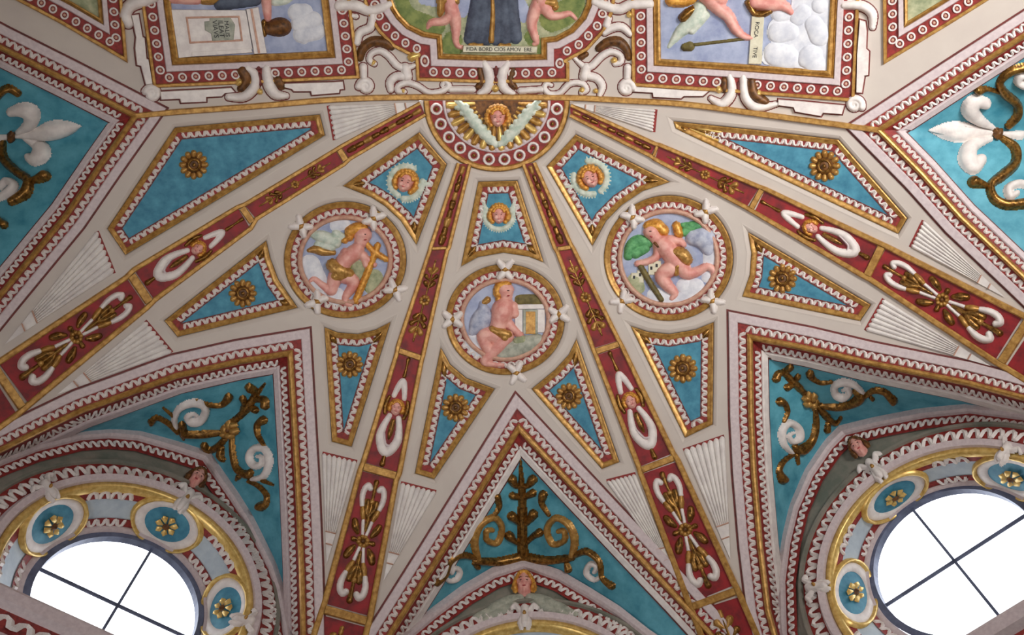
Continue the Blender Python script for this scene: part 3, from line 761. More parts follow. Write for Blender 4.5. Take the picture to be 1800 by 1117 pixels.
# ---- heads
def head(cx, cy, s, ang, surf, label, cat='cherub', group=None, curls=1.0, wings=(), wing_mat='wing', hair='hair', base=.012, tilt=0.0, skin='skin', name='cherub_relief'):
    t = thing(name, at(cx, cy, surf), label, cat, group)
    pl = lambda st: place(np.array(st, float), cx, cy, s, ang)
    stp = max(.9, s * .06)
    for wi in wings:
        relief('wing', [(spline(pl(f), 4) if len(f) > 2 else pl(f), 0.) for f in wi], surf, wing_mat, t, base=base * .5, hs=.7, step=max(1.2, stp))
    D = tilt
    sk = [([(0, -.2, .84), (D * .3, .3, .68), (D * .4, .58, .46)], 0)]
    sk += [([(-.34 + D * .5, .30, .34)], .44 * 1), ([(.34 + D * .5, .30, .34)], .44), ([(D, -.16, .10), (D * 1.2, .20, .15)], .66), ([(-.32 + D * .6, -.28, .22)], .55), ([(.32 + D * .6, -.28, .22)], .55),
           ([(D * .6, .74, .22)], .40), ([(0, -.62, .4)], .35)]
    hd = relief('face', [(pl(p), z * s) for p, z in sk], surf, skin, t, base=base, hs=1.0, step=stp)
    for e in (-1, 1):
        relief('eye', [(pl([(e * .31 + D * .7 - .06, -.03, .085), (e * .31 + D * .7 + .06, -.03, .085)]), .70 * s)], surf, 'eye', hd, base=base, step=max(.55, s * .03))
        relief('eyebrow', [(pl([(e * .16 + D * .7, -.24, .04), (e * .32 + D * .7, -.29, .05), (e * .48 + D * .7, -.22, .03)]), .80 * s)], surf, 'brown', hd, base=base, step=max(.55, s * .03))
    relief('lips', [(pl([(-.15 + D * .9, .50, .06), (D * .9, .52, .085), (.15 + D * .9, .50, .06)]), .66 * s)], surf, 'lips', hd, base=base, step=max(.55, s * .03))
    hs_ = []
    rnd = random.Random(int(cx * 7 + cy))
    for i in range(13):
        a = math.radians(-200 + 220 * i / 12); rr = .95 * curls
        hs_.append((pl([(rr * math.cos(a) * 1.02, rr * math.sin(a) * .95 - .1 + .25 * (1 - abs(math.sin(a))), .26 + .06 * rnd.random())]), .22 * s))
    for i in range(7):
        a = math.radians(-165 + 150 * i / 6); hs_.append((pl([(.66 * math.cos(a), .66 * math.sin(a) - .28, .24)]), .62 * s))
    hs_.append((pl([(-.3, -.85, .3), (.3, -.85, .3)]), .3 * s))
    if curls > 1.1:
        for e in (-1, 1): hs_ += [(pl([(e * 1.15, .25, .28), (e * 1.0, .6, .26)]), .1 * s), (pl([(e * .8, .85, .24)]), .05 * s)]
    relief('hair', hs_, surf, hair, t, base=base, step=stp)
    return t
def rib_cherub(q, ang, label):
    c = Q(q, .46, 0); s = halfw(q, .46) * .50
    t = thing('drapery_swag', at(*Q(q, .6, 0), DOME), 'white draped swag hung ' + label, 'drapery', 'white swags on the ribs')
    rib_relief('swag', q, [[(.54, -.34, .17), (.64, -.56, .22), (.74, -.60, .27), (.83, -.30, .29), (.86, 0, .30), (.83, .30, .29), (.74, .60, .27), (.64, .56, .22), (.54, .34, .17)]], 'white', t, hs=.8)
    rib_relief('fold', q, [[(.70, -.42, .07), (.79, -.14, .08), (.80, .2, .07)]], 'lilac', t, hs=1.0, z=halfw(q, .7) * .12)
    rib_relief('bow', q, [[(.36, -.42, .17), (.27, -.25, .22), (.215, 0, .24), (.27, .25, .22), (.36, .42, .17)]], 'white', t, hs=.8)
    t2 = thing('gilt_tassel', at(*Q(q, .1, 0), DOME), 'gilt drops and leaves ' + label, 'ornament', 'gilt drops on the ribs')
    rib_relief('drop', q, [[(.58, 0, .16), (.68, 0, .17), (.74, 0, .06)]], 'gold_dark', t2)
    rib_relief('tassel', q, [[(.90, 0, .10), (.97, 0, .17)]], 'gold_dark', t2)
    rib_relief('tassel', q, [[(.02, 0, .18), (.09, 0, .09), (.17, 0, .16)]], 'gold_dark', t2)
    for b in (-1, 1): rib_relief('leaf', q, [[(.38, b * .74, .12), (.45, b * .84, .17), (.53, b * .72, .12)]], 'gold_dark', t2)
    head(c[0], c[1], s, ang, DOME, 'small cherub head with golden curls ' + label, group='cherub heads on the ribs', base=.014, curls=1.05)
ANG = {'outer left rib': 56, 'inner left rib': 14, 'inner right rib': -23, 'outer right rib': -62}
for nm, qs in RIBS.items():
    bead_run(qs[0], 'run of small gilt leaves at the top of the ' + nm)
    sprig(qs[1], 'gilt flower and leaf sprig on the second field of the ' + nm)
    rib_cherub(qs[2], ANG[nm], 'on the ' + nm)
    crossed(qs[3], 'white-tipped crossed gilt scrolls on the ' + nm)
    sprig(qs[4], 'gilt sprig on the lowest field of the ' + nm, k0=.62)

# ---- fluted fans beside the ribs
def fan(apex, e0, e1, label, n=7, t0=.30):
    ap, e0, e1 = A(apex, e0, e1); c = (ap + e0 + e1) / 3
    t = thing('fluted_fan', at(c[0], c[1], DOME), label, 'fan ornament', 'white fluted fans beside the ribs')
    fill('fan_ground', clockwise(A(ap, e0, e1)), DOME, .004, 'lilac', t)  # lilac ground doubles as painted shade in the gaps between flutes
    moulding('red_shadow_edge', A(e0, e1) if np.cross(e1 - e0, ap - e0) > 0 else A(e1, e0), [(-6, .003), (2, .003)], DOME, 'band_red', t)  # red-brown strip paints the jagged shadow at the flute ends
    fill('fan_handle', clockwise(A(ap, ap + (e0 - ap) * t0, ap + (e1 - ap) * t0)), DOME, .012, 'flute', t)
    for i in range(n):
        a = e0 + (e1 - e0) * (i + .02) / n; b = e0 + (e1 - e0) * (i + .98) / n; m = (a + b) / 2; L = np.linalg.norm(m - ap); wd = np.linalg.norm(b - a) / 2
        d = (m - ap) / L; V = []; nr = 7
        for k in range(nr):
            u = t0 + (1 - t0) * k / (nr - 1)
            for x in (0, .2, .5, .8, 1.): V.append(ap + (a - ap) * u * (1 - x) + (b - ap) * u * x)
        for x in (0, .2, .5, .8, 1.):                                        # rounded outer end
            V.append(a * (1 - x) + b * x + d * wd * .9 * (1 - (2 * x - 1) ** 2))
        hh = [.008, .020, .025, .020, .008] * nr + [.006] * 5
        F = [(5 * k + j, 5 * k + j + 1, 5 * k + j + 6, 5 * k + j + 5) for k in range(nr) for j in range(4)]
        mesh_obj('flute', lift(np.array(V), DOME, np.array(hh)), F, 'flute', t, smooth=False)
    for u in (t0, t0 * .62):
        moulding('collar', A(ap + (e0 - ap) * u, ap + (e1 - ap) * u), rounded(-1.4, 1.4, .03), DOME, 'tan', t)
FANS = [((8, 606), (168, 408), (198, 482), 'fluted white fan above the outer left rib, near the left edge'),
        ((100, 694), (253, 566), (300, 622), 'fluted white fan between the outer left rib and the left web'),
        ((574, 992), (566, 800), (627, 815), 'fluted white fan left of the inner left rib'),
        ((674, 1022), (704, 852), (766, 868), 'fluted white fan between the inner left rib and the middle web'),
        ((1190, 1018), (1067, 849), (1118, 836), 'fluted white fan between the middle web and the inner right rib'),
        ((1284, 984), (1202, 795), (1274, 770), 'fluted white fan right of the inner right rib'),
        ((1742, 644), (1524, 583), (1556, 527), 'fluted white fan between the outer right rib and the right web'),
        ((1768, 524), (1603, 436), (1626, 389), 'fluted white fan above the outer right rib, near the right edge'),
        ((742, 180), (580, 185), (591, 246), 'fluted white fan under the gilt band left of the sunburst'),
        ((1002, 182), (1150, 192), (1146, 232), 'fluted white fan under the gilt band right of the sunburst')]
for f in FANS: fan(*f)

# ---- sunburst with the winged head under the gilt band
SB = thing('sunburst', at(873, 178, DOME), 'half-round gilt sunburst bordered by a chain of white knots', 'sunburst')
half = lambda r, n=40, ry=None: ellipse(873, 177, r, (ry or r) * .975, n, 0, 180)
HOLES.append(clockwise(ellipse(873, 177, 136, 132.6, 60, 0, 180)))
moulding('plaster_lip', half(128), [(-9.5, .0012), (-7.5, .002), (-5.5, -.003), (-3.2, -.010), (-1.3, -.021), (-.3, -.034), (0, -SINK - .004)], DOME, 'plaster', SB)
fill('ground', clockwise(ellipse(873, 175, 130.5, 129, 50, 0, 180)), SUNK, .004, 'brown', SB)
moulding('gilt_rim', half(128), [(0, 0), (.4, .035), (2, .04), (7, .04), (9.5, .012)], SUNK, 'gold', SB)
moulding('red_band', half(128), [(9, .012), (33, .012)], SUNK, 'band_red', SB)
moulding('lilac_ring', half(128), rounded(33, 38, .03, .01), SUNK, 'lilac', SB)
run('knot', KNOT, half(107)[::-1], SUNK, SB, 27.5, 19, -1, h=.014, margin=.05, sx=.74)
for i in range(16):
    a = math.radians(5 + 170 * i / 15); c, s = math.cos(a), math.sin(a)
    relief('ray', [[(873 + 40 * c, 179 + 40 * s, 1.8), (873 + 84 * c, 179 + 82 * s, 5.6)]], SUNK, 'gold_bright' if i % 2 else 'gold', SB, base=.012, hs=1.1, step=1.3)
for i in range(15):
    a = math.radians(10.5 + 170 * i / 15); relief('pearl', [[(873 + 87 * math.cos(a), 179 + 85 * math.sin(a), 4.6)]], SUNK, 'lilac', SB, base=.008, step=1.2)
wl = [[(-.3, 3.1, .35), (-1.2, 2.3, .5), (-2.4, 1.0, .55), (-3.4, -.4, .5), (-4.6, -1.8, .25)]]
for i in range(7): wl.append([(-.6 - .5 * i, 2.4 - .6 * i, .3), (-1.2 - .55 * i, 2.6 - .62 * i, .28), (-1.5 - .56 * i, 2.75 - .66 * i, .12)])
wlin = [[(-1.2, 1.2, .2), (-2.2, .2, .4), (-3.0, -1.0, .3)]]
wr_ = [[(-x, y, r) for x, y, r in f] for f in wl]
head(875, 206, 15.5, 0, SUNK, 'winged cherub head with golden curls in front of the sunburst', wings=(wl, wr_), curls=1.25, base=.065, wing_mat='wing')

# ---- winged heads on the blue coffers
def ringwing(a0, a1, r, n=15, w=.30):
    o = [[(r * math.cos(math.radians(a)), r * math.sin(math.radians(a)), w) for a in np.linspace(a0, a1, 9)]]
    for a in np.linspace(a0, a1, n):
        c, s = math.cos(math.radians(a)), math.sin(math.radians(a)); o.append([(r * c, r * s, w * .5), (r * 1.24 * c, r * 1.24 * s, w * .28)])
    return o
head(713, 320, 17, 18, SUNK, 'winged cherub head on the kite-shaped coffer left of the sunburst', curls=1.15, wings=(ringwing(100, 285, 1.6), ringwing(-20, 80, 1.75) + [[(1.5, -.1, .3), (2.6, -.7, .14)]]), base=.02, tilt=-.12, group='winged heads on the coffers')
head(1037, 313, 16.5, -24, SUNK, 'winged cherub head on the kite-shaped coffer right of the sunburst', curls=1.2, wings=(ringwing(100, 215, 1.75) + [[(-1.5, .3, .3), (-2.7, -.2, .14)]], ringwing(-75, 75, 1.8)), base=.02, tilt=.1, group='winged heads on the coffers')
head(877, 378, 14, 0, SUNK, 'winged cherub head on the coffer between the inner ribs', curls=1.2, wings=(ringwing(90, 205, 1.8) + [[(-1.6, -.4, .3), (-1.9, -1.6, .2)]], ringwing(-25, 90, 1.8) + [[(1.6, -.4, .3), (1.9, -1.6, .2)]]), base=.02, group='winged heads on the coffers')

# ---- roundels with cherub reliefs
def clip(cx, cy, ang, s, surf, label):
    t = thing('ribbon_clip', at(cx, cy, surf), label, 'ornament', 'white ribbon clips')
    pl = lambda p: place(np.array(p, float), cx, cy, s, ang)
    for e in (-1, 1):
        relief('ribbon_loop', [spline(pl([(0, 0, .26), (e * .30, -.40, .30), (e * .62, -.78, .22)]), 4)], surf, 'white', t, base=.03, step=1.2)
        relief('ribbon_loop', [spline(pl([(0, .1, .24), (e * .26, .48, .28), (e * .55, .80, .20)]), 4)], surf, 'white', t, base=.03, step=1.2)
    relief('knot', [pl([(0, 0, .34)])], surf, 'gold', t, base=.03, step=1.1)
def roundel(cx, cy, rx, ry, label, clips, tilt=0):
    t = thing('roundel', at(cx, cy, DOME), label, 'roundel', 'painted roundels')
    e = clockwise(ellipse(cx, cy, rx, ry, 72, tilt=tilt))
    lip(e, t)
    fill('bed', offset(e, -2.0, True), SUNK, .0005, 'gold', t)
    moulding('gilt_rim', e, [(0, .03), (2, .038), (5, .03), (10.5, .012)], SUNK, 'gold', t, True, step=20)
    moulding('red_band', e, [(10, .0085), (25, .0085)], SUNK, 'band_red', t, True, step=20)
    run('scallop', WAVE, offset(e, 17, True), SUNK, t, 14, 9.5, 1, h=.010, closed=True)
    moulding('tan_ring', e, rounded(23, 32, .055, .008), SUNK, 'tan', t, True, step=20)
    fill('painted_sky', offset(e, 27, True), SUNK, .007, 'sky_paint', t)
    for x, y, lb in clips: clip(x, y, math.degrees(math.atan2(x - cx, -(y - cy))), 18, Raised(DOME, -.02), lb)
    return t
W4 = lambda n: ['white ribbon clip at the %s of the %s roundel' % (w, n) for w in ('first', 'second', 'third', 'fourth')]
def clips(n, pts):
    return [(x, y, 'white ribbon clip at the %s of the %s roundel' % (w, n)) for (x, y), w in zip(pts, ('upper left', 'upper right', 'lower left', 'lower right'))]
def clipsc(n, pts):
    return [(x, y, 'white ribbon clip at the %s of the %s roundel' % (w, n)) for (x, y), w in zip(pts, ('top', 'left side', 'right side', 'bottom'))]
RL = roundel(607, 457, 107, 102, 'roundel with a cherub carrying a golden cross, left of the middle', clips('cross-bearing cherub', ((529, 398), (657, 384), (557, 531), (695, 510))))
RM = roundel(888, 562, 104, 97, 'middle roundel with a cherub beside a small temple', clipsc('middle', ((888, 474), (795, 562), (983, 553), (908, 657))))
RR = roundel(1175, 454, 113, 110, 'roundel with a cherub holding a green palm, right of the middle', clips('palm-bearing cherub', ((1112, 382), (1241, 372), (1093, 530), (1253, 530))))
def painted(parent, pieces, z, hs=.2, base=.008, step=1.8):
    """pieces: (name, material, strokes in an enlarged view)"""
    ox, oy, s = z
    for nm, m_, strokes in [(a_, b_, [x_]) for a_, b_, c_ in pieces for x_ in c_]:
        relief(nm, [(spline(np.array(zoomed(ox, oy, s, st)), 4) if len(st) > 2 else np.array(zoomed(ox, oy, s, st)), 0.) for st in strokes], SUNK, m_, parent, base=base, hs=hs, step=step)
def putto(loc, label, pieces, z, face=None):
    t = thing('cherub_figure', at(loc[0], loc[1], SUNK), label, 'cherub', 'cherub figures in the roundels')
    ox, oy, s = z; body = None
    for nm, m_, hs, base, strokes in pieces:
        o = relief(nm, [(spline(np.array(zoomed(ox, oy, s, st)), 4) if len(st) > 2 else np.array(zoomed(ox, oy, s, st)), 0.) for st in strokes], SUNK, m_, t, base=base, hs=hs, step=1.3)
        if nm == 'body': body = o
    for nm, m_, z0, st in (face or []):
        relief(nm, [(np.array(zoomed(ox, oy, s, st)), z0 / s)], SUNK, m_, body, base=.02, hs=1.0, step=.6)
    return t
z = (480, 340, 5.077)
painted(RL, [('painted_cloud', 'cloud', [[(330, 640, 90), (420, 850, 90)], [(560, 920, 80)], [(560, 290, 50), (650, 280, 40)]]),
             ('painted_hill', 'hill', [[(760, 660, 60), (760, 720, 60)], [(900, 760, 80), (880, 840, 60)]]),
             ('painted_wood', 'grass', [[(900, 740, 55), (860, 850, 40)], [(690, 640, 36)]])], z)
putto((615, 470), 'kneeling cherub hugging a golden cross inside the left roundel', [
    ('wing', 'wing', .8, .012, [[(350, 370, 22), (440, 390, 55), (560, 440, 50)], [(400, 460, 30), (520, 480, 40)], [(560, 360, 34), (620, 390, 30)]]),
    ('sash', 'gold', 1.0, .014, [[(320, 510, 14), (390, 500, 36), (440, 520, 34), (540, 530, 20)]]),
    ('body', 'skin', 1.1, .018, [[(800, 375, 78), (790, 430, 58)], [(770, 470, 40), (740, 520, 66), (650, 590, 72), (610, 660, 68)],
        [(650, 535, 44), (740, 545, 36), (810, 560, 34), (830, 640, 26)], [(800, 560, 34), (870, 610, 22), (905, 640, 20)],
        [(560, 740, 62), (530, 830, 50), (520, 870, 44), (440, 820, 32), (370, 765, 26), (335, 780, 18)],
        [(640, 740, 62), (720, 780, 50), (700, 850, 40), (645, 930, 30), (660, 985, 24), (690, 995, 16)]]),
    ('hair', 'hair', 1.1, .022, [[(690, 340, 46), (740, 320, 52), (800, 315, 44)], [(680, 390, 36)], [(640, 420, 26)]]),
    ('loincloth', 'gold', 1.1, .055, [[(530, 640, 52), (590, 690, 64), (680, 720, 40)], [(560, 740, 48), (640, 735, 40)]]),
    ('cross', 'hair', 1.0, .034, [[(740, 960, 26), (870, 640, 26), (935, 465, 22)], [(835, 450, 20), (900, 520, 24), (1010, 590, 20)]]),
  ], z, [('eye', 'eye', 74, [(815, 365, 9), (825, 365, 9)]), ('lips', 'lips', 70, [(815, 415, 9), (830, 413, 8)])])
z = (750, 440, 4.296)
painted(RM, [('painted_mountain', 'olive', [[(700, 375, 34), (800, 370, 34), (860, 395, 26)]]), ('painted_cloud', 'cloud', [[(350, 700, 60), (380, 760, 50)]])], z, hs=.2)
putto((885, 560), 'seated cherub with lilac wings touching a rock inside the middle roundel', [
    ('wing', 'wing_blue', .7, .012, [[(415, 400, 16), (430, 470, 52), (400, 540, 70), (345, 620, 26)], [(470, 500, 40), (420, 580, 40)]]),
    ('body', 'skin', 1.1, .016, [[(595, 310, 62), (600, 350, 44)], [(600, 390, 40), (580, 450, 84), (550, 540, 66), (540, 590, 60)],
        [(550, 440, 50), (590, 520, 40), (640, 580, 32), (705, 640, 26)], [(650, 430, 40), (665, 480, 34)],
        [(520, 640, 60), (440, 645, 58), (440, 700, 46), (470, 760, 36)], [(600, 660, 58), (540, 730, 50), (470, 800, 38), (440, 845, 30), (500, 862, 18), (570, 868, 14)]]),
    ('hair', 'hair', 1.1, .024, [[(540, 330, 32), (550, 280, 36), (600, 262, 34)], [(545, 370, 22)]]),
    ('loincloth', 'gold', 1.1, .085, [[(500, 600, 26), (560, 625, 36), (610, 640, 30)], [(590, 660, 30)]]),
    ('feather', 'gold', 1.0, .014, [[(430, 400, 18), (460, 375, 22)]]),
  ], z, [('eye', 'eye', 58, [(610, 305, 8), (620, 305, 8)]), ('lips', 'lips', 52, [(612, 345, 8), (622, 344, 7)])])
rk = thing('rock', at(905, 610, SUNK), 'pale mossy rock under the hand of the middle cherub', 'rock')
relief('boulder', [np.array(zoomed(*z, [(560, 800, 36), (640, 750, 70), (760, 710, 66), (840, 680, 44)]))], SUNK, 'stone', rk, base=.012, hs=.7)
relief('moss', [np.array(zoomed(*z, [(680, 690, 26), (720, 680, 30)]))], SUNK, 'hill', rk, base=.05, hs=.8)
tp = thing('temple', at(932, 560, SUNK), 'small white temple front with a gilt niche behind the middle cherub', 'temple')
zz = lambda pts: np.array(zoomed(*z, pts))
slab('beam', zz([(655, 415), (885, 410), (885, 440), (655, 445)]), SUNK, .03, 'white', tp)
for x in (695, 865): slab('column', zz([(x - 26, 450), (x + 26, 450), (x + 26, 620), (x - 26, 620)]), SUNK, .028, 'white', tp)
slab('niche_frame', zz([(730, 450), (838, 450), (838, 632), (730, 632)]), SUNK, .02, 'stone', tp)
slab('niche', zz([(750, 465), (820, 465), (820, 632), (750, 632)]), SUNK, .026, 'gold', tp)
z = (1040, 320, 4.297)
painted(RR, [('painted_cloud', 'cloud', [[(480, 860, 60), (560, 890, 50), (680, 880, 50), (780, 800, 70)], [(700, 790, 60)], [(900, 560, 60), (880, 620, 40)], [(870, 720, 40)]]),
             ('painted_hill', 'hill', [[(330, 750, 60), (360, 800, 40)], [(480, 640, 46)]])], z)
ct = thing('painted_castle', at(1122, 484, SUNK), 'tiny castle towers behind the palm-bearing cherub', 'castle')
for x0, y0, x1, y1 in ((300, 690, 345, 770), (345, 670, 390, 760), (430, 620, 470, 700), (470, 600, 520, 680)):
    tw = slab('tower', zoomed(*z, [(x0, y0), (x1, y0), (x1, y1), (x0, y1)]), SUNK, .022, 'paper', ct, base=.006)
    slab('tower_window', zoomed(*z, [(x0 + 14, y0 + 22), (x0 + 26, y0 + 22), (x0 + 26, y0 + 42), (x0 + 14, y0 + 42)]), SUNK, .025, 'ink', tw, base=.02)
putto((1180, 460), 'cherub with a green palm and staff on a cloud inside the right roundel', [
    ('wing', 'wing_blue', .6, .012, [[(770, 420, 60), (850, 430, 80), (880, 520, 40)]]),
    ('feathers', 'palm', .7, .014, [[(690, 330, 18), (760, 340, 36), (820, 330, 24)], [(700, 380, 30), (770, 380, 20)]]),
    ('palm', 'palm', .8, .014, [[(420, 460, 40), (350, 450, 46), (300, 490, 44), (275, 560, 30)], [(400, 500, 36), (330, 540, 36)]]),
    ('body', 'skin', 1.1, .018, [[(455, 380, 62), (480, 420, 50)], [(500, 440, 40), (550, 480, 70), (610, 560, 68), (640, 610, 62)],
        [(500, 480, 34), (490, 560, 28), (430, 600, 24), (345, 618, 20)], [(590, 440, 36), (660, 450, 30), (690, 475, 22)],
        [(680, 640, 60), (720, 690, 46), (790, 680, 34), (870, 640, 28), (920, 670, 24), (915, 720, 14)],
        [(600, 650, 60), (530, 710, 52), (570, 780, 42), (625, 840, 28), (605, 880, 18)]]),
    ('hair', 'hair', 1.1, .024, [[(430, 335, 36), (490, 330, 46), (540, 370, 40)], [(640, 330, 28), (660, 390, 34)]]),
    ('sash', 'gold', 1.1, .072, [[(590, 520, 22), (680, 545, 46), (720, 590, 40)], [(650, 640, 26), (640, 690, 16)]]),
    ('strap', 'brown', 1.0, .10, [[(480, 465, 7), (560, 530, 7)]]),
    ('staff', 'olive', 1.0, .03, [[(370, 640, 18), (440, 760, 18), (525, 890, 16)]]),
  ], z, [('eye', 'eye', 62, [(440, 372, 8), (450, 372, 8)]), ('lips', 'lips', 56, [(445, 412, 8), (456, 416, 8)])])

# ---- scrollwork on the blue webs
def scrolls(k, z, label, gold, white, flower=None, group='gilt scrollwork on the blue webs', extra=None):
    ox, oy, s = z; surf = WEB[k]; c = zoomed(ox, oy, s, [flower[:2]])[0] if flower else zoomed(ox, oy, s, [gold[0][0][:2]])[0]
    t = thing('acanthus_scroll', at(c[0], c[1], surf), label, 'ornament', group)
    for nm, m_, strokes in (('gilt_branch', 'gold_dark', gold), ('white_spiral', 'white', white)):
        for st in strokes:
            relief(nm, [spline(np.array(zoomed(ox, oy, s, st)), 5) if len(st) > 2 else np.array(zoomed(ox, oy, s, st))], surf, m_, t, base=.012, hs=1.1, step=1.3)
    for nm, m_, strokes in (extra or []):
        for st in strokes: relief(nm, [spline(np.array(zoomed(ox, oy, s, st)), 5) if len(st) > 2 else np.array(zoomed(ox, oy, s, st))], surf, m_, t, base=.014, hs=1.1, step=1.3)
    if flower:
        cx, cy = c; r = flower[2] / s
        for i in range(6):
            a = math.radians(60 * i + 15); relief('petal', [[(cx + .58 * r * math.cos(a), cy + .58 * r * math.sin(a), r * .38)]], surf, 'gold', t, base=.03, hs=1.2, step=1.2)
        relief('flower_eye', [[(cx, cy, r * .32)]], surf, 'brown', t, base=.045, step=1.1)
    return t
scrolls('left', (240, 640, 3.989), 'gilt acanthus with a flower and two white spirals on the left web',
  [[(640, 430, 20), (720, 370, 22), (790, 290, 26), (830, 230, 20), (900, 140, 4)], [(820, 240, 18), (830, 190, 22), (790, 165, 28)], [(840, 250, 18), (900, 255, 24), (905, 295, 26)], [(740, 330, 14), (755, 280, 18), (745, 245, 22)], [(750, 350, 14), (800, 310, 20), (835, 325, 22)],
   [(610, 480, 14), (480, 490, 22), (390, 495, 20), (330, 480, 26), (320, 430, 24)], [(320, 490, 20), (330, 530, 6)], [(290, 470, 20), (210, 405, 15), (140, 375, 14), (105, 405, 22)], [(250, 360, 10), (190, 310, 5)],
   [(420, 255, 10), (520, 288, 13), (600, 285, 15), (645, 235, 28)], [(670, 520, 14), (680, 640, 18), (710, 740, 20), (780, 780, 26), (800, 760, 20)], [(720, 790, 18), (700, 815, 6)],
   [(790, 825, 12), (860, 860, 14), (915, 920, 15), (910, 980, 18), (875, 1000, 32)], [(890, 820, 14), (960, 850, 5)], [(895, 570, 10), (855, 500, 15), (850, 430, 18), (890, 395, 28)],
   [(620, 530, 18), (560, 590, 22), (500, 605, 20), (475, 575, 24)], [(600, 590, 16), (590, 640, 22), (605, 670, 18)]],
  [[(280, 445, 14), (265, 390, 17), (300, 310, 20), (380, 272, 22), (455, 280, 24), (485, 330, 24), (450, 395, 26), (385, 405, 24), (355, 375, 18), (390, 350, 12), (420, 360, 9)],
   [(815, 810, 12), (890, 790, 20), (930, 720, 22), (930, 640, 22), (885, 590, 22), (820, 600, 22), (795, 660, 22), (830, 715, 22), (880, 700, 18), (880, 655, 13), (850, 650, 9)]], (660, 460, 72))
scrolls('right', (1330, 600, 3.99), 'gilt acanthus with a flower and two white spirals on the right web',
  [[(330, 360, 20), (250, 280, 24), (190, 215, 20)], [(190, 220, 18), (150, 230, 20), (135, 265, 24)], [(200, 215, 18), (235, 185, 22)], [(265, 280, 14), (290, 250, 18)], [(260, 300, 14), (215, 325, 22)],
   [(440, 450, 12), (560, 462, 20), (660, 440, 24), (730, 390, 34), (690, 350, 16)], [(770, 380, 14), (820, 345, 16), (890, 350, 18), (930, 385, 22), (960, 415, 26)], [(800, 390, 10), (815, 408, 10)],
   [(525, 285, 9), (455, 292, 11), (400, 265, 14), (375, 230, 26)], [(410, 480, 14), (415, 590, 20), (385, 700, 22), (310, 765, 34), (265, 740, 16)], [(280, 800, 14), (290, 860, 8)],
   [(190, 565, 9), (215, 495, 13), (195, 440, 18), (165, 425, 28)], [(255, 795, 12), (185, 845, 15), (155, 910, 16), (180, 970, 30)], [(430, 460, 18), (490, 530, 22), (550, 580, 14), (590, 540, 10)], [(500, 580, 16), (495, 625, 20)]],
  [[(745, 362, 12), (690, 305, 18), (610, 285, 22), (550, 310, 22), (550, 370, 22), (605, 395, 22), (650, 365, 18), (635, 330, 13), (605, 345, 8)],
   [(245, 785, 12), (185, 720, 20), (175, 630, 22), (225, 575, 22), (290, 610, 22), (300, 680, 22), (250, 705, 18), (225, 665, 13), (255, 645, 8)]], (375, 410, 66))
scrolls('centre', (740, 780, 3.3135), 'gilt candelabrum of stems and curling leaves on the middle web',
  [[(595, 690, 34), (592, 560, 26), (590, 440, 26), (590, 300, 20), (585, 220, 14), (580, 95, 3)], [(590, 250, 12), (550, 245, 14), (530, 210, 26)], [(590, 250, 12), (625, 245, 14), (650, 212, 26)], [(590, 320, 10), (535, 305, 20)], [(595, 320, 10), (650, 290, 22)],
   [(590, 480, 14), (555, 450, 16), (530, 425, 26)], [(595, 480, 14), (630, 450, 16), (655, 413, 26)], [(585, 590, 12), (545, 570, 14), (515, 540, 26)], [(605, 590, 12), (650, 545, 14), (690, 520, 22)],
   [(320, 685, 18), (450, 688, 22), (595, 665, 26), (740, 682, 22), (880, 665, 18)], [(310, 700, 10), (330, 720, 14)], [(850, 700, 12), (860, 735, 18)],
   [(425, 420, 10), (455, 365, 14), (440, 310, 22)], [(745, 415, 10), (705, 350, 15), (712, 300, 24)],
   [(310, 665, 14), (230, 650, 18), (170, 690, 12), (140, 770, 12), (85, 815, 16)], [(900, 650, 14), (970, 630, 18), (1040, 690, 14), (1055, 780, 12), (1112, 830, 20)]],
  [[(140, 770, 7), (160, 800, 10), (205, 790, 13), (225, 745, 13), (195, 725, 11), (178, 755, 8)], [(1050, 775, 8), (1010, 795, 12), (965, 755, 14), (985, 705, 14), (1025, 715, 12), (1010, 750, 9)]],
  extra=[('gilt_spiral', 'gold', [[(330, 670, 16), (308, 560, 20), (345, 470, 18), (425, 432, 16), (470, 490, 16), (445, 575, 16), (385, 565, 14), (380, 510, 12), (415, 505, 10)],
                                  [(880, 660, 16), (898, 560, 20), (862, 470, 18), (785, 435, 16), (735, 500, 16), (770, 585, 16), (835, 565, 14), (835, 510, 12), (800, 512, 10)]])])
scrolls('far_left', (0, 130, 3.852), 'gilt acanthus curling round the lily at the far left edge',
  [[(20, 450, 18), (25, 570, 28), (110, 660, 26), (190, 720, 26), (180, 810, 34), (80, 870, 22)], [(200, 725, 14), (250, 720, 22), (310, 695, 34)], [(-40, 190, 22), (0, 130, 26), (60, 95, 22), (125, 130, 20)], [(-60, 960, 20), (30, 1025, 26)]],
  [[(-40, 860, 16), (60, 810, 26), (100, 760, 26), (50, 730, 22), (10, 770, 16)]])
scrolls('far_right', (1580, 110, 3.603), 'gilt acanthus curling round the lily at the far right edge',
  [[(690, 400, 18), (750, 330, 24), (745, 260, 26), (665, 190, 28), (640, 120, 20), (700, 55, 22), (800, 25, 24)], [(640, 190, 10), (560, 165, 12), (500, 172, 26)], [(650, 480, 14), (730, 545, 24), (735, 640, 28), (650, 720, 30), (580, 780, 24), (600, 865, 26), (680, 905, 28), (800, 895, 30)], [(550, 780, 14), (470, 760, 34)]],
  [[(860, 120, 18), (800, 140, 26), (750, 120, 22), (770, 80, 20), (810, 90, 14)], [(830, 800, 16), (760, 770, 22), (690, 800, 24), (700, 850, 22), (745, 830, 16)]])
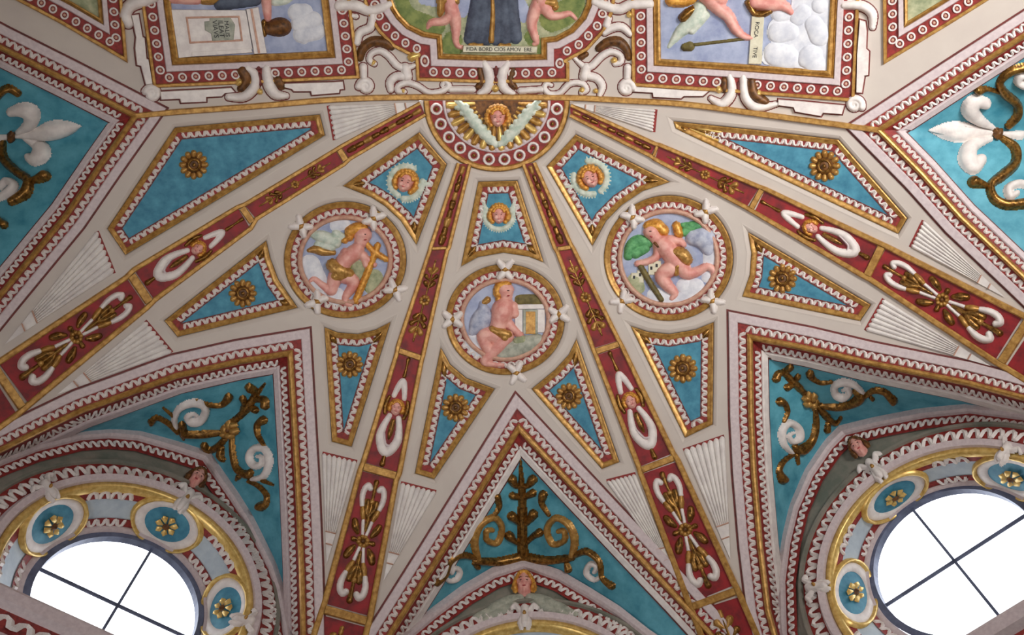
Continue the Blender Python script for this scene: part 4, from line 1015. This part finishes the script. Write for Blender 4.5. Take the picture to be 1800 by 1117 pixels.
def lily(k, z, label, petals, collar):
    ox, oy, s = z; surf = WEB[k]; c = zoomed(ox, oy, s, [collar[:2]])[0]
    t = thing('fleur_de_lis', at(c[0], c[1], surf), label, 'fleur-de-lis', 'white lilies on the side webs')
    for p in petals: relief('petal', [spline(np.array(zoomed(ox, oy, s, p)), 6)], surf, 'white', t, base=.012, hs=.8, step=1.4)
    relief('collar', [np.array(zoomed(ox, oy, s, [(collar[0], collar[1] - collar[2] * .5, collar[2] * .75), (collar[0], collar[1] + collar[2] * .5, collar[2] * .75)]))], surf, 'brown', t, base=.04)
lily('far_left', (0, 130, 3.852), 'white fleur-de-lis on the blue web at the far left',
     [[(545, 352, 3), (450, 368, 48), (350, 382, 62), (250, 405, 36), (110, 420, 12)], [(120, 395, 14), (200, 340, 40), (215, 265, 56), (150, 240, 44), (75, 255, 28)], [(170, 435, 14), (260, 480, 40), (290, 540, 56), (240, 585, 38), (200, 570, 26)], [(-40, 435, 26), (20, 430, 18), (70, 424, 12)]], (80, 418, 28))
lily('far_right', (1580, 110, 3.603), 'white fleur-de-lis on the blue web at the far right',
     [[(192, 430, 3), (300, 435, 52), (390, 440, 64), (500, 445, 36), (600, 450, 14)], [(600, 415, 12), (510, 365, 34), (450, 300, 54), (480, 245, 42), (545, 255, 34)], [(580, 485, 12), (460, 530, 42), (430, 610, 56), (470, 665, 44), (515, 620, 34)], [(640, 452, 14), (700, 458, 20), (765, 462, 28)]], (616, 450, 34))

# ---- heads, brackets and medallions of the lunettes
for k, (x, y, s, ang, lb) in {'centre': (922, 1036, 17, -2, 'reddish cherub head at the top of the middle lunette'), 'left': (341, 848, 15, 38, 'brown-haired cherub head over the left round window'), 'right': (1515, 793, 15, -40, 'brown-haired cherub head over the right round window')}.items():
    wg = [[(-.5, 1.2, .5), (-1.8, 1.5, .6), (-3.4, 2.2, .55), (-5.2, 3.0, .3)], [(-1.2, 1.9, .5), (-2.6, 2.4, .5), (-4.2, 3.2, .3)]]
    wings = (wg, [[(-a, b, r) for a, b, r in f] for f in wg]) if k == 'centre' else ()
    head(x, y, s, ang, WALL[k][0], lb, group='heads over the lunettes', base=.05, wings=wings, wing_mat='stone', hair='brown' if k != 'centre' else 'hair')  # side heads get brown hair, the middle one golden
def bracket(k, x, y, s, ang, label):
    pl = WALL[k][0]; t = thing('scroll_bracket', at(x, y, pl), label, 'bracket', 'white scroll brackets on the window rims')
    q = lambda p: place(np.array(p, float), x, y, s, ang)
    for e in (-1, 1):
        relief('scroll', [spline(q([(e * .15, -.2, .2), (e * .55, -.55, .2), (e * .85, -.9, .18), (e * 1.15, -.7, .16)]), 4)], pl, 'white', t, base=.07, step=1.3)
        relief('scroll', [spline(q([(e * .2, .2, .22), (e * .4, .7, .2), (e * .3, 1.2, .16)]), 4)], pl, 'white', t, base=.07, step=1.3)
    relief('block', [q([(0, -.5, .36), (0, .8, .32)])], pl, 'white', t, base=.08, step=1.3)
    relief('stud', [(q([(0, .15, .22)]), s * .3)], pl, 'gold', t, base=.08, step=1.2)
for a in (('left', 322, 885, 20, 38, 'white scroll bracket under the head of the left round window'), ('left', 78, 868, 19, -40, 'white scroll bracket at the upper left of the left round window'),
          ('left', 424, 1100, 19, 100, 'white scroll bracket at the right of the left round window'), ('right', 1543, 830, 20, -40, 'white scroll bracket under the head of the right round window'),
          ('right', 1440, 1040, 19, -100, 'white scroll bracket at the left of the right round window'), ('right', 1775, 802, 19, 35, 'white scroll bracket at the upper right of the right round window'),
          ('centre', 923, 1090, 19, 0, 'white bracket with gilt tips at the bottom centre')): bracket(*a)
# oval medallions with a flower inside the window splays
def splay_point(k, a, f, inset=0.0):
    pl, h = WALL[k]; o, og = WC[k]; r = RIM + (RGL + .08 - RIM) * f / .82 - inset
    return o + (og - o) * f + r * (math.cos(a) * h + math.sin(a) * UP)
def splay_medallion(k, adeg, label):
    pl, h = WALL[k]; o, og = WC[k]; a0 = math.radians(adeg); t = thing('oval_medallion', splay_point(k, a0, .45), label, 'medallion', 'blue oval medallions in the window splays')
    def oval(rx, ry, ins, n=28): return np.array([splay_point(k, a0 + rx * math.cos(u), .45 + ry * math.sin(u), ins) for u in np.linspace(0, 2 * math.pi, n, endpoint=False)])
    c = splay_point(k, a0, .45, .022)
    mesh_obj('white_border', *loft([oval(.36, .50, .008), oval(.34, .47, .03), oval(.25, .36, .03), oval(.24, .34, .01)]), 'white', t)
    mesh_obj('gilt_border', *loft([oval(.40, .54, .004), oval(.39, .52, .05), oval(.36, .49, .05), oval(.35, .47, .01)]), 'gold_bright', t)
    r1 = oval(.25, .35, .016); V = np.concatenate([[c + 0], r1]); n1 = len(r1)
    mesh_obj('blue_ground', V, [(0, 1 + i, 1 + (i + 1) % n1) for i in range(n1)], 'azure', t)
    for i in range(7):
        u0 = 2 * math.pi * i / 7
        def pt(rr, u, ins): return splay_point(k, a0 + .13 * rr * math.cos(u), .45 + .22 * rr * math.sin(u), ins)
        P = [pt(.2, u0, .05), pt(.8, u0 - .38, .04), pt(1.0, u0, .05), pt(.8, u0 + .38, .04), pt(.6, u0, .08)]
        mesh_obj('petal', P, [(0, 1, 4), (1, 2, 4), (2, 3, 4), (3, 0, 4)], 'gold_bright', t)
    ey = np.array([splay_point(k, a0 + .04 * math.cos(u), .45 + .07 * math.sin(u), .06) for u in np.linspace(0, 2 * math.pi, 10, endpoint=False)])
    mesh_obj('flower_eye', *loft([ey, np.repeat(splay_point(k, a0, .45, .085)[None], 10, 0)]), 'brown', t)

# ---- ceiling paintings above the gilt band
def picture(path, label, ground, gold=11., lil=12., red=20., name='ceiling_painting', skip=None, inner=None, closed=True):
    """path runs left -> bottom -> right, the picture lies on its left hand (above); frame bands go outwards"""
    p = np.asarray(path, float); c = p.mean(0)
    t = thing(name, at(c[0], c[1] - 20, DOME), label, 'painting', 'framed paintings above the gilt band')
    fill('painted_ground', clockwise(p), DOME, .004, ground, t)
    p = clockwise(p); sg = -1.0                                # frame bands grow outwards from the picture
    P = lambda pr: [(sg * u, v) for u, v in pr]
    moulding('gilt_frame', p, P([(-2, .004), (-1, .03), (2, .036), (gold - 4, .02), (gold - 2, .03), (gold, .01)]), DOME, 'gold', t, closed)
    moulding('lilac_band', p, P(bevelled(gold, gold + lil, .03)), DOME, 'lilac', t, closed)
    moulding('red_band', p, P([(gold + lil, .006), (gold + lil + red, .006)]), DOME, 'band_red', t, closed)
    e = gold + lil + red
    moulding('gilt_outer', p, P(bevelled(e, e + 7, .03)), DOME, 'gold', t, closed)
    run('ring', RING, offset(p, sg * (gold + lil + red * .5)), DOME, t, 23., 15., 1, h=.009, margin=.1, skip=skip, sx=.68, closed=closed)
    return t
PL = A((288, -150), (293, -60), (299, 10), (312, 103), (453, 97), (577, 91), (566, 0), (558, -75), (550, -150))
PR = A((1157, -150), (1160, 105), (1300, 114), (1455, 126), (1461, 0), (1468, -150))
PC = A((686, -60), (687, -5), (694, 14), (703, 28), (719, 44), (745, 57), (775, 62), (777, 96), (864, 99), (953, 97), (953, 68), (977, 65), (1003, 51), (1023, 29), (1032, 8), (1036, -20), (1036, -60), (1020, -110), (985, -140), (950, -150), (780, -150), (740, -140), (702, -110))
tl = picture(PL, 'left ceiling painting with a white pedestal and clouds, red ring-chained frame', 'sky_paint', skip=lambda x, y: 428 < x < 480 and y > 110)
tr = picture(PR, 'right ceiling painting with a winged child on clouds, red ring-chained frame', 'sky_paint', skip=lambda x, y: 1282 < x < 1318 and y > 120)
tcn = picture(PC, 'middle ceiling painting with a robed figure and two children, red ring-chained frame', 'hill', gold=8, lil=13, red=20, skip=lambda x, y: 842 < x < 896 and y > 100)
# far corner frames
FLP = A((-150, -146), (52, -34), (128, 6), (176, 34), (168, -60), (160, -150))
FRP = A((1592, -150), (1594, 40), (1650, 6), (1714, -34), (1880, -140))
picture(FLP, 'corner of another ring-chained frame at the top left edge', 'hill', gold=5, lil=10, red=20)
picture(FRP, 'corner of another ring-chained frame at the top right edge', 'hill', gold=5, lil=10, red=20)
# -- left painting
z = (270, 0, 5.4545); Z = lambda pts: np.array(zoomed(*z, pts))
def pieces(root, z, items, step=1.5):
    ONE = ('body', 'robe', 'wing', 'leg', 'cloud_puff')
    for nm, m_, hs, base, strokes in [x_ for i_ in items for x_ in ([i_] if i_[0] in ONE else [i_[:4] + ([y_],) for y_ in i_[4]])]:
        relief(nm, [spline(np.array(zoomed(*z, st)), 4) if len(st) > 2 else np.array(zoomed(*z, st)) for st in strokes], DOME, m_, root, base=base, hs=hs, step=step)
pd = thing('pedestal', at(360, 55, DOME), 'white panelled pedestal lying across the left painting', 'pedestal')
slab('block', Z([(170, 95), (880, 100), (945, 470), (240, 555)]), DOME, .030, 'white', pd)
slab('cornice', Z([(890, 90), (1000, 70), (1080, 505), (965, 515)]), DOME, .044, 'white', pd)
slab('cornice_bead', Z([(925, 88), (945, 86), (1020, 508), (1000, 510)]), DOME, .052, 'tan', pd)
slab('plinth', Z([(365, 500), (930, 465), (945, 500), (370, 540)]), DOME, .04, 'white', pd)
moulding('panel_frame', Z([(315, 170), (815, 160), (845, 385), (350, 408)]), rounded(-1.8, 1.8, .010, -.002), Raised(DOME, .030), 'tan', pd, True)
tb = slab('tablet', Z([(540, 175), (730, 168), (775, 240), (760, 380), (565, 390), (555, 320), (495, 285), (490, 210), (540, 205)]), DOME, .040, 'stone', pd, base=.03)
hl = thing('painted_cloud', at(540, 40, DOME), 'white puffy cloud at the right of the left painting', 'cloud')
pieces(hl, z, [('cloud_puff', 'cloud', .25, .006, [[(1370, 120, 80), (1450, 110, 70)]]), ('cloud_puff', 'cloud', .3, .006, [[(1400, 230, 80), (1520, 200, 90)]]), ('cloud_puff', 'cloud', .25, .006, [[(1420, 330, 80), (1560, 300, 80)], [(1440, 380, 40)]])])
bh = thing('bronze_vase', at(487, 48, DOME), 'round bronze-brown bundle beside the pedestal cornice', 'bundle')
pieces(bh, z, [('body', 'brown', .8, .01, [[(1110, 270, 60), (1200, 260, 88), (1240, 260, 78)]]), ('rim', 'gold_dark', .9, .012, [[(1060, 210, 20), (1060, 330, 20)]])])
lg = thing('child_figure', at(468, 15, DOME), 'pink leg of a child above the bronze bundle', 'child')
pieces(lg, z, [('leg', 'skin', .9, .01, [[(1180, -560, 80), (1120, -400, 90), (1070, -160, 60), (1080, 0, 46), (1090, 120, 36), (1095, 180, 28)]]), ('drapery', 'wing', .6, .008, [[(1160, 20, 34), (1260, 10, 30), (1330, -40, 30)]])])
pieces(lg, z, [('hair', 'hair', .9, .03, [[(1120, -600, 40), (1190, -630, 52), (1250, -570, 38)]])])
gf = thing('reclining_figure', at(345, -2, DOME), 'edge of a figure with golden cloth at the top of the left painting', 'figure')
pieces(gf, z, [('body', 'skin', .6, .006, [[(180, -40, 70), (320, -50, 90), (420, -20, 60)]]), ('cloth', 'gold', .8, .01, [[(480, 0, 40), (560, -10, 52), (610, -30, 40)]]), ('dark_cloth', 'robe', .5, .005, [[(640, 40, 60), (800, 10, 70), (960, -20, 80)]])])  # the dark cloth takes the blue-grey robe colour
# -- middle painting
z = (600, 0, 5.88)
pieces(tcn, z, [('painted_meadow', 'grass', .06, .006, [[(620, 0, 60), (690, 150, 70), (820, 230, 90), (980, 280, 80)], [(1150, 420, 90), (1090, 500, 40), (1200, 520, 40)], [(2180, 200, 120), (2320, 130, 120), (2420, 40, 90)], [(2020, 460, 60), (1960, 380, 60), (2060, 520, 40)]]), ('painted_sky', 'sky_paint', .05, .0055, [[(860, -20, 60), (960, 20, 40)], [(1270, 20, 60), (1250, 120, 50)], [(1830, 60, 80), (1880, 150, 70)]])], step=2.)
rb = thing('robed_figure', at(865, 30, DOME), 'standing figure in a dark blue-grey robe in the middle painting', 'figure')
pieces(rb, z, [('robe', 'robe', .4, .008, [[(1494, -620, 80), (1450, -120, 90), (1330, 400, 60)], [(1524, -620, 80), (1500, -120, 90), (1420, 400, 66)], [(1560, -620, 80), (1560, -120, 90), (1500, 405, 62)], [(1596, -620, 80), (1620, -120, 90), (1600, 405, 60)], [(1626, -620, 80), (1670, -120, 90), (1690, 400, 66)], [(1656, -620, 80), (1720, -120, 90), (1800, 390, 60)]]), ('robe_edge', 'gold', 1.0, .045, [[(1560, -40, 16), (1565, 150, 18), (1550, 420, 20)]]), ('hem', 'gold', .8, .03, [[(1330, 462, 12), (1450, 470, 14)], [(1640, 470, 14), (1740, 470, 12)]])])
c1 = thing('child_figure', at(790, 40, DOME), 'bare-legged child left of the robed figure', 'child')
pieces(c1, z, [('body', 'skin', .9, .014, [[(1150, -420, 75), (1120, -280, 60), (1110, -180, 90), (1120, -80, 80), (1130, 60, 70), (1170, 180, 58), (1185, 290, 44), (1180, 400, 32), (1200, 470, 22), (1240, 490, 16)], [(1140, 150, 52), (1050, 220, 40), (930, 235, 34), (890, 290, 12)]]), ('cloth', 'gold', .9, .03, [[(1040, -20, 50), (1030, 90, 34), (1020, 150, 18)], [(1080, 0, 50), (1180, 10, 36)]])])
z = (850, 0, 5.88)
c2 = thing('child_figure', at(945, 25, DOME), 'running child with golden cloth right of the robed figure', 'child')
pieces(c2, z, [('body', 'skin', .9, .014, [[(560, 40, 60), (510, 170, 54), (500, 270, 42), (530, 380, 34), (550, 440, 22), (520, 455, 14)], [(640, 80, 66), (700, 160, 46), (800, 160, 36), (890, 140, 26), (950, 190, 14)], [(560, -400, 75), (590, -270, 60), (610, -170, 90), (600, 30, 70)]]), ('cloth', 'gold', .9, .03, [[(570, 30, 44), (640, 20, 46), (720, 30, 40)], [(740, 70, 30)]])])
pieces(c1, (600, 0, 5.88), [('hair', 'hair', .9, .03, [[(1100, -480, 40), (1160, -500, 50), (1210, -450, 36)]])])
pieces(c2, z, [('hair', 'hair', .9, .03, [[(500, -440, 40), (560, -470, 50), (620, -430, 36)]])])
sc = thing('inscription_strip', at(880, 86, DOME), 'pale strip with a painted inscription under the robed figure', 'inscription')
slab('strip', A((815, 80), (944, 82), (943, 92), (814, 91)), DOME, .062, 'paper', sc)
# -- right painting
z = (1130, 0, 4.186)
ch = thing('winged_child', at(1270, 25, DOME), 'winged child with stretched leg and small drumstick in the right painting', 'child')
pieces(ch, z, [('wing', 'wing', .7, .01, [[(420, 60, 50), (380, 150, 54), (280, 230, 40), (190, 345, 8)], [(460, 110, 30), (360, 220, 30)]]),
               ('body', 'skin', .9, .014, [[(480, -30, 70), (560, 60, 50), (630, 120, 42), (680, 210, 34), (740, 265, 24), (800, 280, 14)], [(330, -330, 60), (400, -220, 60), (440, -100, 75), (560, -10, 60)], [(820, 20, 44), (940, 35, 46), (1030, 40, 40), (1090, 90, 22)]]),
               ('cloth', 'gold_dark', 1.0, .02, [[(300, 130, 34), (330, 100, 34), (370, 70, 24)], [(780, 20, 24), (820, 95, 20), (880, 105, 20), (940, 80, 14)]]),
               ('cloth', 'hair', .9, .02, [[(210, 5, 40), (300, 10, 36), (360, -10, 34)]]),
               ('stick', 'olive', 1.0, .012, [[(380, 330, 8), (800, 280, 7)]]), ('stick_head', 'olive', .9, .012, [[(310, 348, 26), (345, 342, 32)]])])
pieces(ch, z, [('hair', 'hair', .9, .03, [[(280, -360, 30), (330, -390, 40), (390, -350, 28)]])])
cl = thing('painted_cloud', at(1410, 70, DOME), 'bank of white clouds at the right of the right painting', 'cloud')
slab('cloud_bank', spline(np.array(zoomed(*z, [(895, 470), (900, 360), (950, 300), (920, 210), (960, 140), (1040, 130), (1090, 60), (1130, -120), (1385, -120), (1372, 100), (1365, 300), (1358, 518), (1150, 500)])), 4, True), DOME, .012, 'cloud', cl)
for st in ([(1000, 240, 80), (1080, 230, 70)], [(980, 400, 90), (1060, 420, 90)], [(1240, 430, 100), (1260, 460, 80)], [(1260, 180, 70), (1300, 260, 80)], [(1140, 130, 60), (1180, 90, 60)], [(1000, 110, 50), (1060, 110, 40)], [(1300, 40, 60)]):
    pieces(cl, z, [('cloud_puff', 'cloud', .22, .010, [st])], step=1.8)
bn = thing('inscribed_banner', at(1328, 75, DOME), 'upright pale banner with letters in the right painting', 'banner')
slab('banner', zoomed(*z, [(805, 120), (890, 120), (870, 470), (780, 468)]), DOME, .026, 'paper', bn)
# lettering: flat type laid on the strips
def lettering(txt, px, dirpx, size_px, surf, h, parent, m='ink'):
    c = at(px[0], px[1], surf, h); e = at(px[0] + dirpx[0], px[1] + dirpx[1], surf, h); _, N = surf.project([px])
    nz = Vector(N[0]); ex = Vector(e - c); k = ex.length / np.hypot(*dirpx); ex -= nz * ex.dot(nz); ex.normalize(); ey = nz.cross(ex)
    cu = bpy.data.curves.new('lettering', 'FONT'); cu.body = txt; cu.align_x = 'CENTER'; cu.align_y = 'CENTER'; cu.size = size_px * k * 1.35; cu.extrude = .001; cu.materials.append(MAT[m])
    tmp = bpy.data.objects.new('lettering', cu); C.objects.link(tmp); dg = bpy.context.evaluated_depsgraph_get(); dg.update()
    me = bpy.data.meshes.new_from_object(tmp.evaluated_get(dg)); bpy.data.objects.remove(tmp)
    o = bpy.data.objects.new('lettering', me); C.objects.link(o); M4 = Matrix.Identity(4)
    for x in range(3): M4[x][0] = ex[x]; M4[x][1] = ey[x]; M4[x][2] = nz[x]; M4[x][3] = c[x]
    o.parent = parent; M4.translation = M4.translation - Vector(ORG[parent]); o.matrix_local = M4
    return o
for i_, tx in enumerate(('FIDA', 'BORD', 'CIOS', 'AMOV', 'ERE')):
    lettering(tx, (829 + i_ * 24.8, 85.8 + i_ * .3), (10, .15), 6.6, DOME, .0655, sc)
for i, tx in enumerate(('VIAVS', 'ILEAT', 'MALIS')):
    lettering(tx, (378 + i * 10.2, 51 - i * .3), (1.2, 10), 9.0 if i < 2 else 8.0, DOME, .0425, pd)
for tx, y_ in (('ROCA', 52), ('TIVE', 92)): lettering(tx, (1334 - y_ * .075, y_), (-1.2, 10), 7.5, DOME, .0285, bn)

# ---- white strapwork round the paintings
def strap(label, z, whites=(), golds=(), slabs=(), reds=(), browns=(), cat='strapwork'):
    ox, oy, s = z
    first = (slabs[0][0] if slabs else whites[0][0])[:2]; c = zoomed(ox, oy, s, [first])[0]
    t = thing('strapwork', at(c[0], c[1], DOME), label, cat, 'white strapwork above the gilt band')
    for sl in slabs:
        pz = np.array(zoomed(ox, oy, s, sl)); slab('plate', pz, DOME, .040, 'white', t)
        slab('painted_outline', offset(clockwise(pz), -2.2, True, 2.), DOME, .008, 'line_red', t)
    for nm, m_, L, b in (('scroll', 'white', whites, .012), ('gilt_bud', 'gold_bright', golds, .02), ('red_lozenge', 'line_red', reds, .016), ('shell', 'brown', browns, .006)):
        for st in L:
            if nm == 'scroll':
                st = [(x_, y_, r_ * 1.3) for x_, y_, r_ in st]
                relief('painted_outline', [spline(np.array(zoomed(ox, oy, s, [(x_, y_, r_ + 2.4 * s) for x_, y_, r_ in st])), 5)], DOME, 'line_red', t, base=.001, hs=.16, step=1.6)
            relief(nm, [spline(np.array(zoomed(ox, oy, s, st)), 5) if len(st) > 2 else np.array(zoomed(ox, oy, s, st))], DOME, m_, t, base=b, hs=.9, step=1.3)
    return t
def sp(cx, cy, r, a0=0, d=1, w=.3): return [tuple(v) for v in spiral(cx, cy, r * .86, r * .12, a0, 1.6 * d, r * w, r * w * .55, 18)]
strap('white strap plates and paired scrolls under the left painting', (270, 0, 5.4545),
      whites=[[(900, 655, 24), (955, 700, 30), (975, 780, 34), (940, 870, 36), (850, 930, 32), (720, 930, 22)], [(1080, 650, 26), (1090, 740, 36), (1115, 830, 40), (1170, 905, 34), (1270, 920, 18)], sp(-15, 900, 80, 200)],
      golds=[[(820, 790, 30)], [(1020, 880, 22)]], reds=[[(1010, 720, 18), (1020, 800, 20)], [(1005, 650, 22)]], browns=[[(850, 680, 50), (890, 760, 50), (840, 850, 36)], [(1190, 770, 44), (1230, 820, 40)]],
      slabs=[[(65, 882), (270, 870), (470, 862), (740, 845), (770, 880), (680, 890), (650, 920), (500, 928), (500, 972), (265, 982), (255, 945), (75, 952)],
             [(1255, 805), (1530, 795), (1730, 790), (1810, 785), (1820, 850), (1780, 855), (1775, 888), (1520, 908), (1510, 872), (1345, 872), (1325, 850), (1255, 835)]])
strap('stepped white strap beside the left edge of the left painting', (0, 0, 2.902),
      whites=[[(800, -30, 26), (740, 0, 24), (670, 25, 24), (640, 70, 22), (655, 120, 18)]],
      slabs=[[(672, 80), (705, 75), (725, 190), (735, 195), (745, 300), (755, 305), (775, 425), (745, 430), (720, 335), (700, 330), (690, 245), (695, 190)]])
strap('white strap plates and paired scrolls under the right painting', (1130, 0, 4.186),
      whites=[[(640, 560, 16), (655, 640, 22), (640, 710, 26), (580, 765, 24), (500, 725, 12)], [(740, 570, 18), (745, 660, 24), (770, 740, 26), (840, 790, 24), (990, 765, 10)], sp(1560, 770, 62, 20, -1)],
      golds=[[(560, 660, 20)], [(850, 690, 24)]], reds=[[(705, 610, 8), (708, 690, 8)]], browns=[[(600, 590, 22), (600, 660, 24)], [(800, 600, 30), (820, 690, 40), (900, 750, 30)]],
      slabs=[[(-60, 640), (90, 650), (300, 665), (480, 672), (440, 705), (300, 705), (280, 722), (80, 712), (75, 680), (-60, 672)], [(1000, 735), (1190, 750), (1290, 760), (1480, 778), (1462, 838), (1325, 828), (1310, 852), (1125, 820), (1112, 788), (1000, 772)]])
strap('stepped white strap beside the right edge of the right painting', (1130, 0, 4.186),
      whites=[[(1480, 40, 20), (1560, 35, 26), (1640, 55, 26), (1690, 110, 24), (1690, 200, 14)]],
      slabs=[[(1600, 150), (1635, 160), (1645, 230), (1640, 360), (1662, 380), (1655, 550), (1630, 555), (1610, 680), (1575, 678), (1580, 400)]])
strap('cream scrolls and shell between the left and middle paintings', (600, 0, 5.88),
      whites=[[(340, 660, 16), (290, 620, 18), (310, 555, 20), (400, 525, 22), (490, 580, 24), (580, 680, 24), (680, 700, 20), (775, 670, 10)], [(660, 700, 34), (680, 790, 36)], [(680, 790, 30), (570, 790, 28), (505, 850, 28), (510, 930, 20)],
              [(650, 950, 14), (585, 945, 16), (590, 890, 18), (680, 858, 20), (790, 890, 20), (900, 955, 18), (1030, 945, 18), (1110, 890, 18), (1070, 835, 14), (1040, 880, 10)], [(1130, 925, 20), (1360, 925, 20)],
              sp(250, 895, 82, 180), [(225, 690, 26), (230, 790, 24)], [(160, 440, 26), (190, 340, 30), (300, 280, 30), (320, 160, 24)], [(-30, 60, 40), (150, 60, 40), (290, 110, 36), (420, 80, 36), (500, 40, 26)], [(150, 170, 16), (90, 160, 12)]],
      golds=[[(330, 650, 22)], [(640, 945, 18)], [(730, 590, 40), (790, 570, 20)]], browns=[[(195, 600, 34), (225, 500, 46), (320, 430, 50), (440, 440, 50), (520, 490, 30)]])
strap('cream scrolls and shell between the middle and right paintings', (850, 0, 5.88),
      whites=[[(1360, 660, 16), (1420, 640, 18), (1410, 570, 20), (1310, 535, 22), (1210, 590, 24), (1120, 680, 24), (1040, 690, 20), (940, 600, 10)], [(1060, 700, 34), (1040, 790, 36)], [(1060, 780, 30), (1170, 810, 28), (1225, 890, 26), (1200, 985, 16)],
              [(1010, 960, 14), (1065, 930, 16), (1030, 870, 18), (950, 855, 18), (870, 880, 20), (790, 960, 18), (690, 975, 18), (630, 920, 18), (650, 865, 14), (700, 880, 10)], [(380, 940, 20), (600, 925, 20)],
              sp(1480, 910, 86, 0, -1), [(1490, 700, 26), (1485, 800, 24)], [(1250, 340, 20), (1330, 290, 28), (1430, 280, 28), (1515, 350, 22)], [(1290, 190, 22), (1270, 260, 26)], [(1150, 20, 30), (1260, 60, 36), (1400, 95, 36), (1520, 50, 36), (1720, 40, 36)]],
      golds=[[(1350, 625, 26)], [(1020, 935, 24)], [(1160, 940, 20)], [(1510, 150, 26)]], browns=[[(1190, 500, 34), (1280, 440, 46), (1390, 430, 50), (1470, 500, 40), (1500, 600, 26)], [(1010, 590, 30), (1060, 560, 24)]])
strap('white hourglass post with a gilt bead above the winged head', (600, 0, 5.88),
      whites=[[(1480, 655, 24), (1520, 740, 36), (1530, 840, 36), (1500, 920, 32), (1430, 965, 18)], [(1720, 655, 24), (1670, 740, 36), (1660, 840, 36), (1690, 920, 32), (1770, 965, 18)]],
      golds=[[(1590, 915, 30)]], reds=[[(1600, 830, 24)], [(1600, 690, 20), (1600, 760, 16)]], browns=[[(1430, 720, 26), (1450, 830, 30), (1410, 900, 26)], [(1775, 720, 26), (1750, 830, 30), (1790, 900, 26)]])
for k, a, lb in (('left', 90, 'blue oval medallion under the head of the left round window'), ('left', 160, 'blue oval medallion at upper left inside the left round window'), ('left', 20, 'blue oval medallion at the right inside the left round window'),
                 ('right', 93, 'blue oval medallion under the head of the right round window'), ('right', 163, 'blue oval medallion at the left inside the right round window'), ('right', 23, 'blue oval medallion at upper right inside the right round window')):
    splay_medallion(k, a, lb)

# the shell itself: one sheet, cut away where the beds are sunk
fill('vault_shell', shell, DOME, 0.0, 'plaster', _c, step=26, dens=10, holes=HOLES)
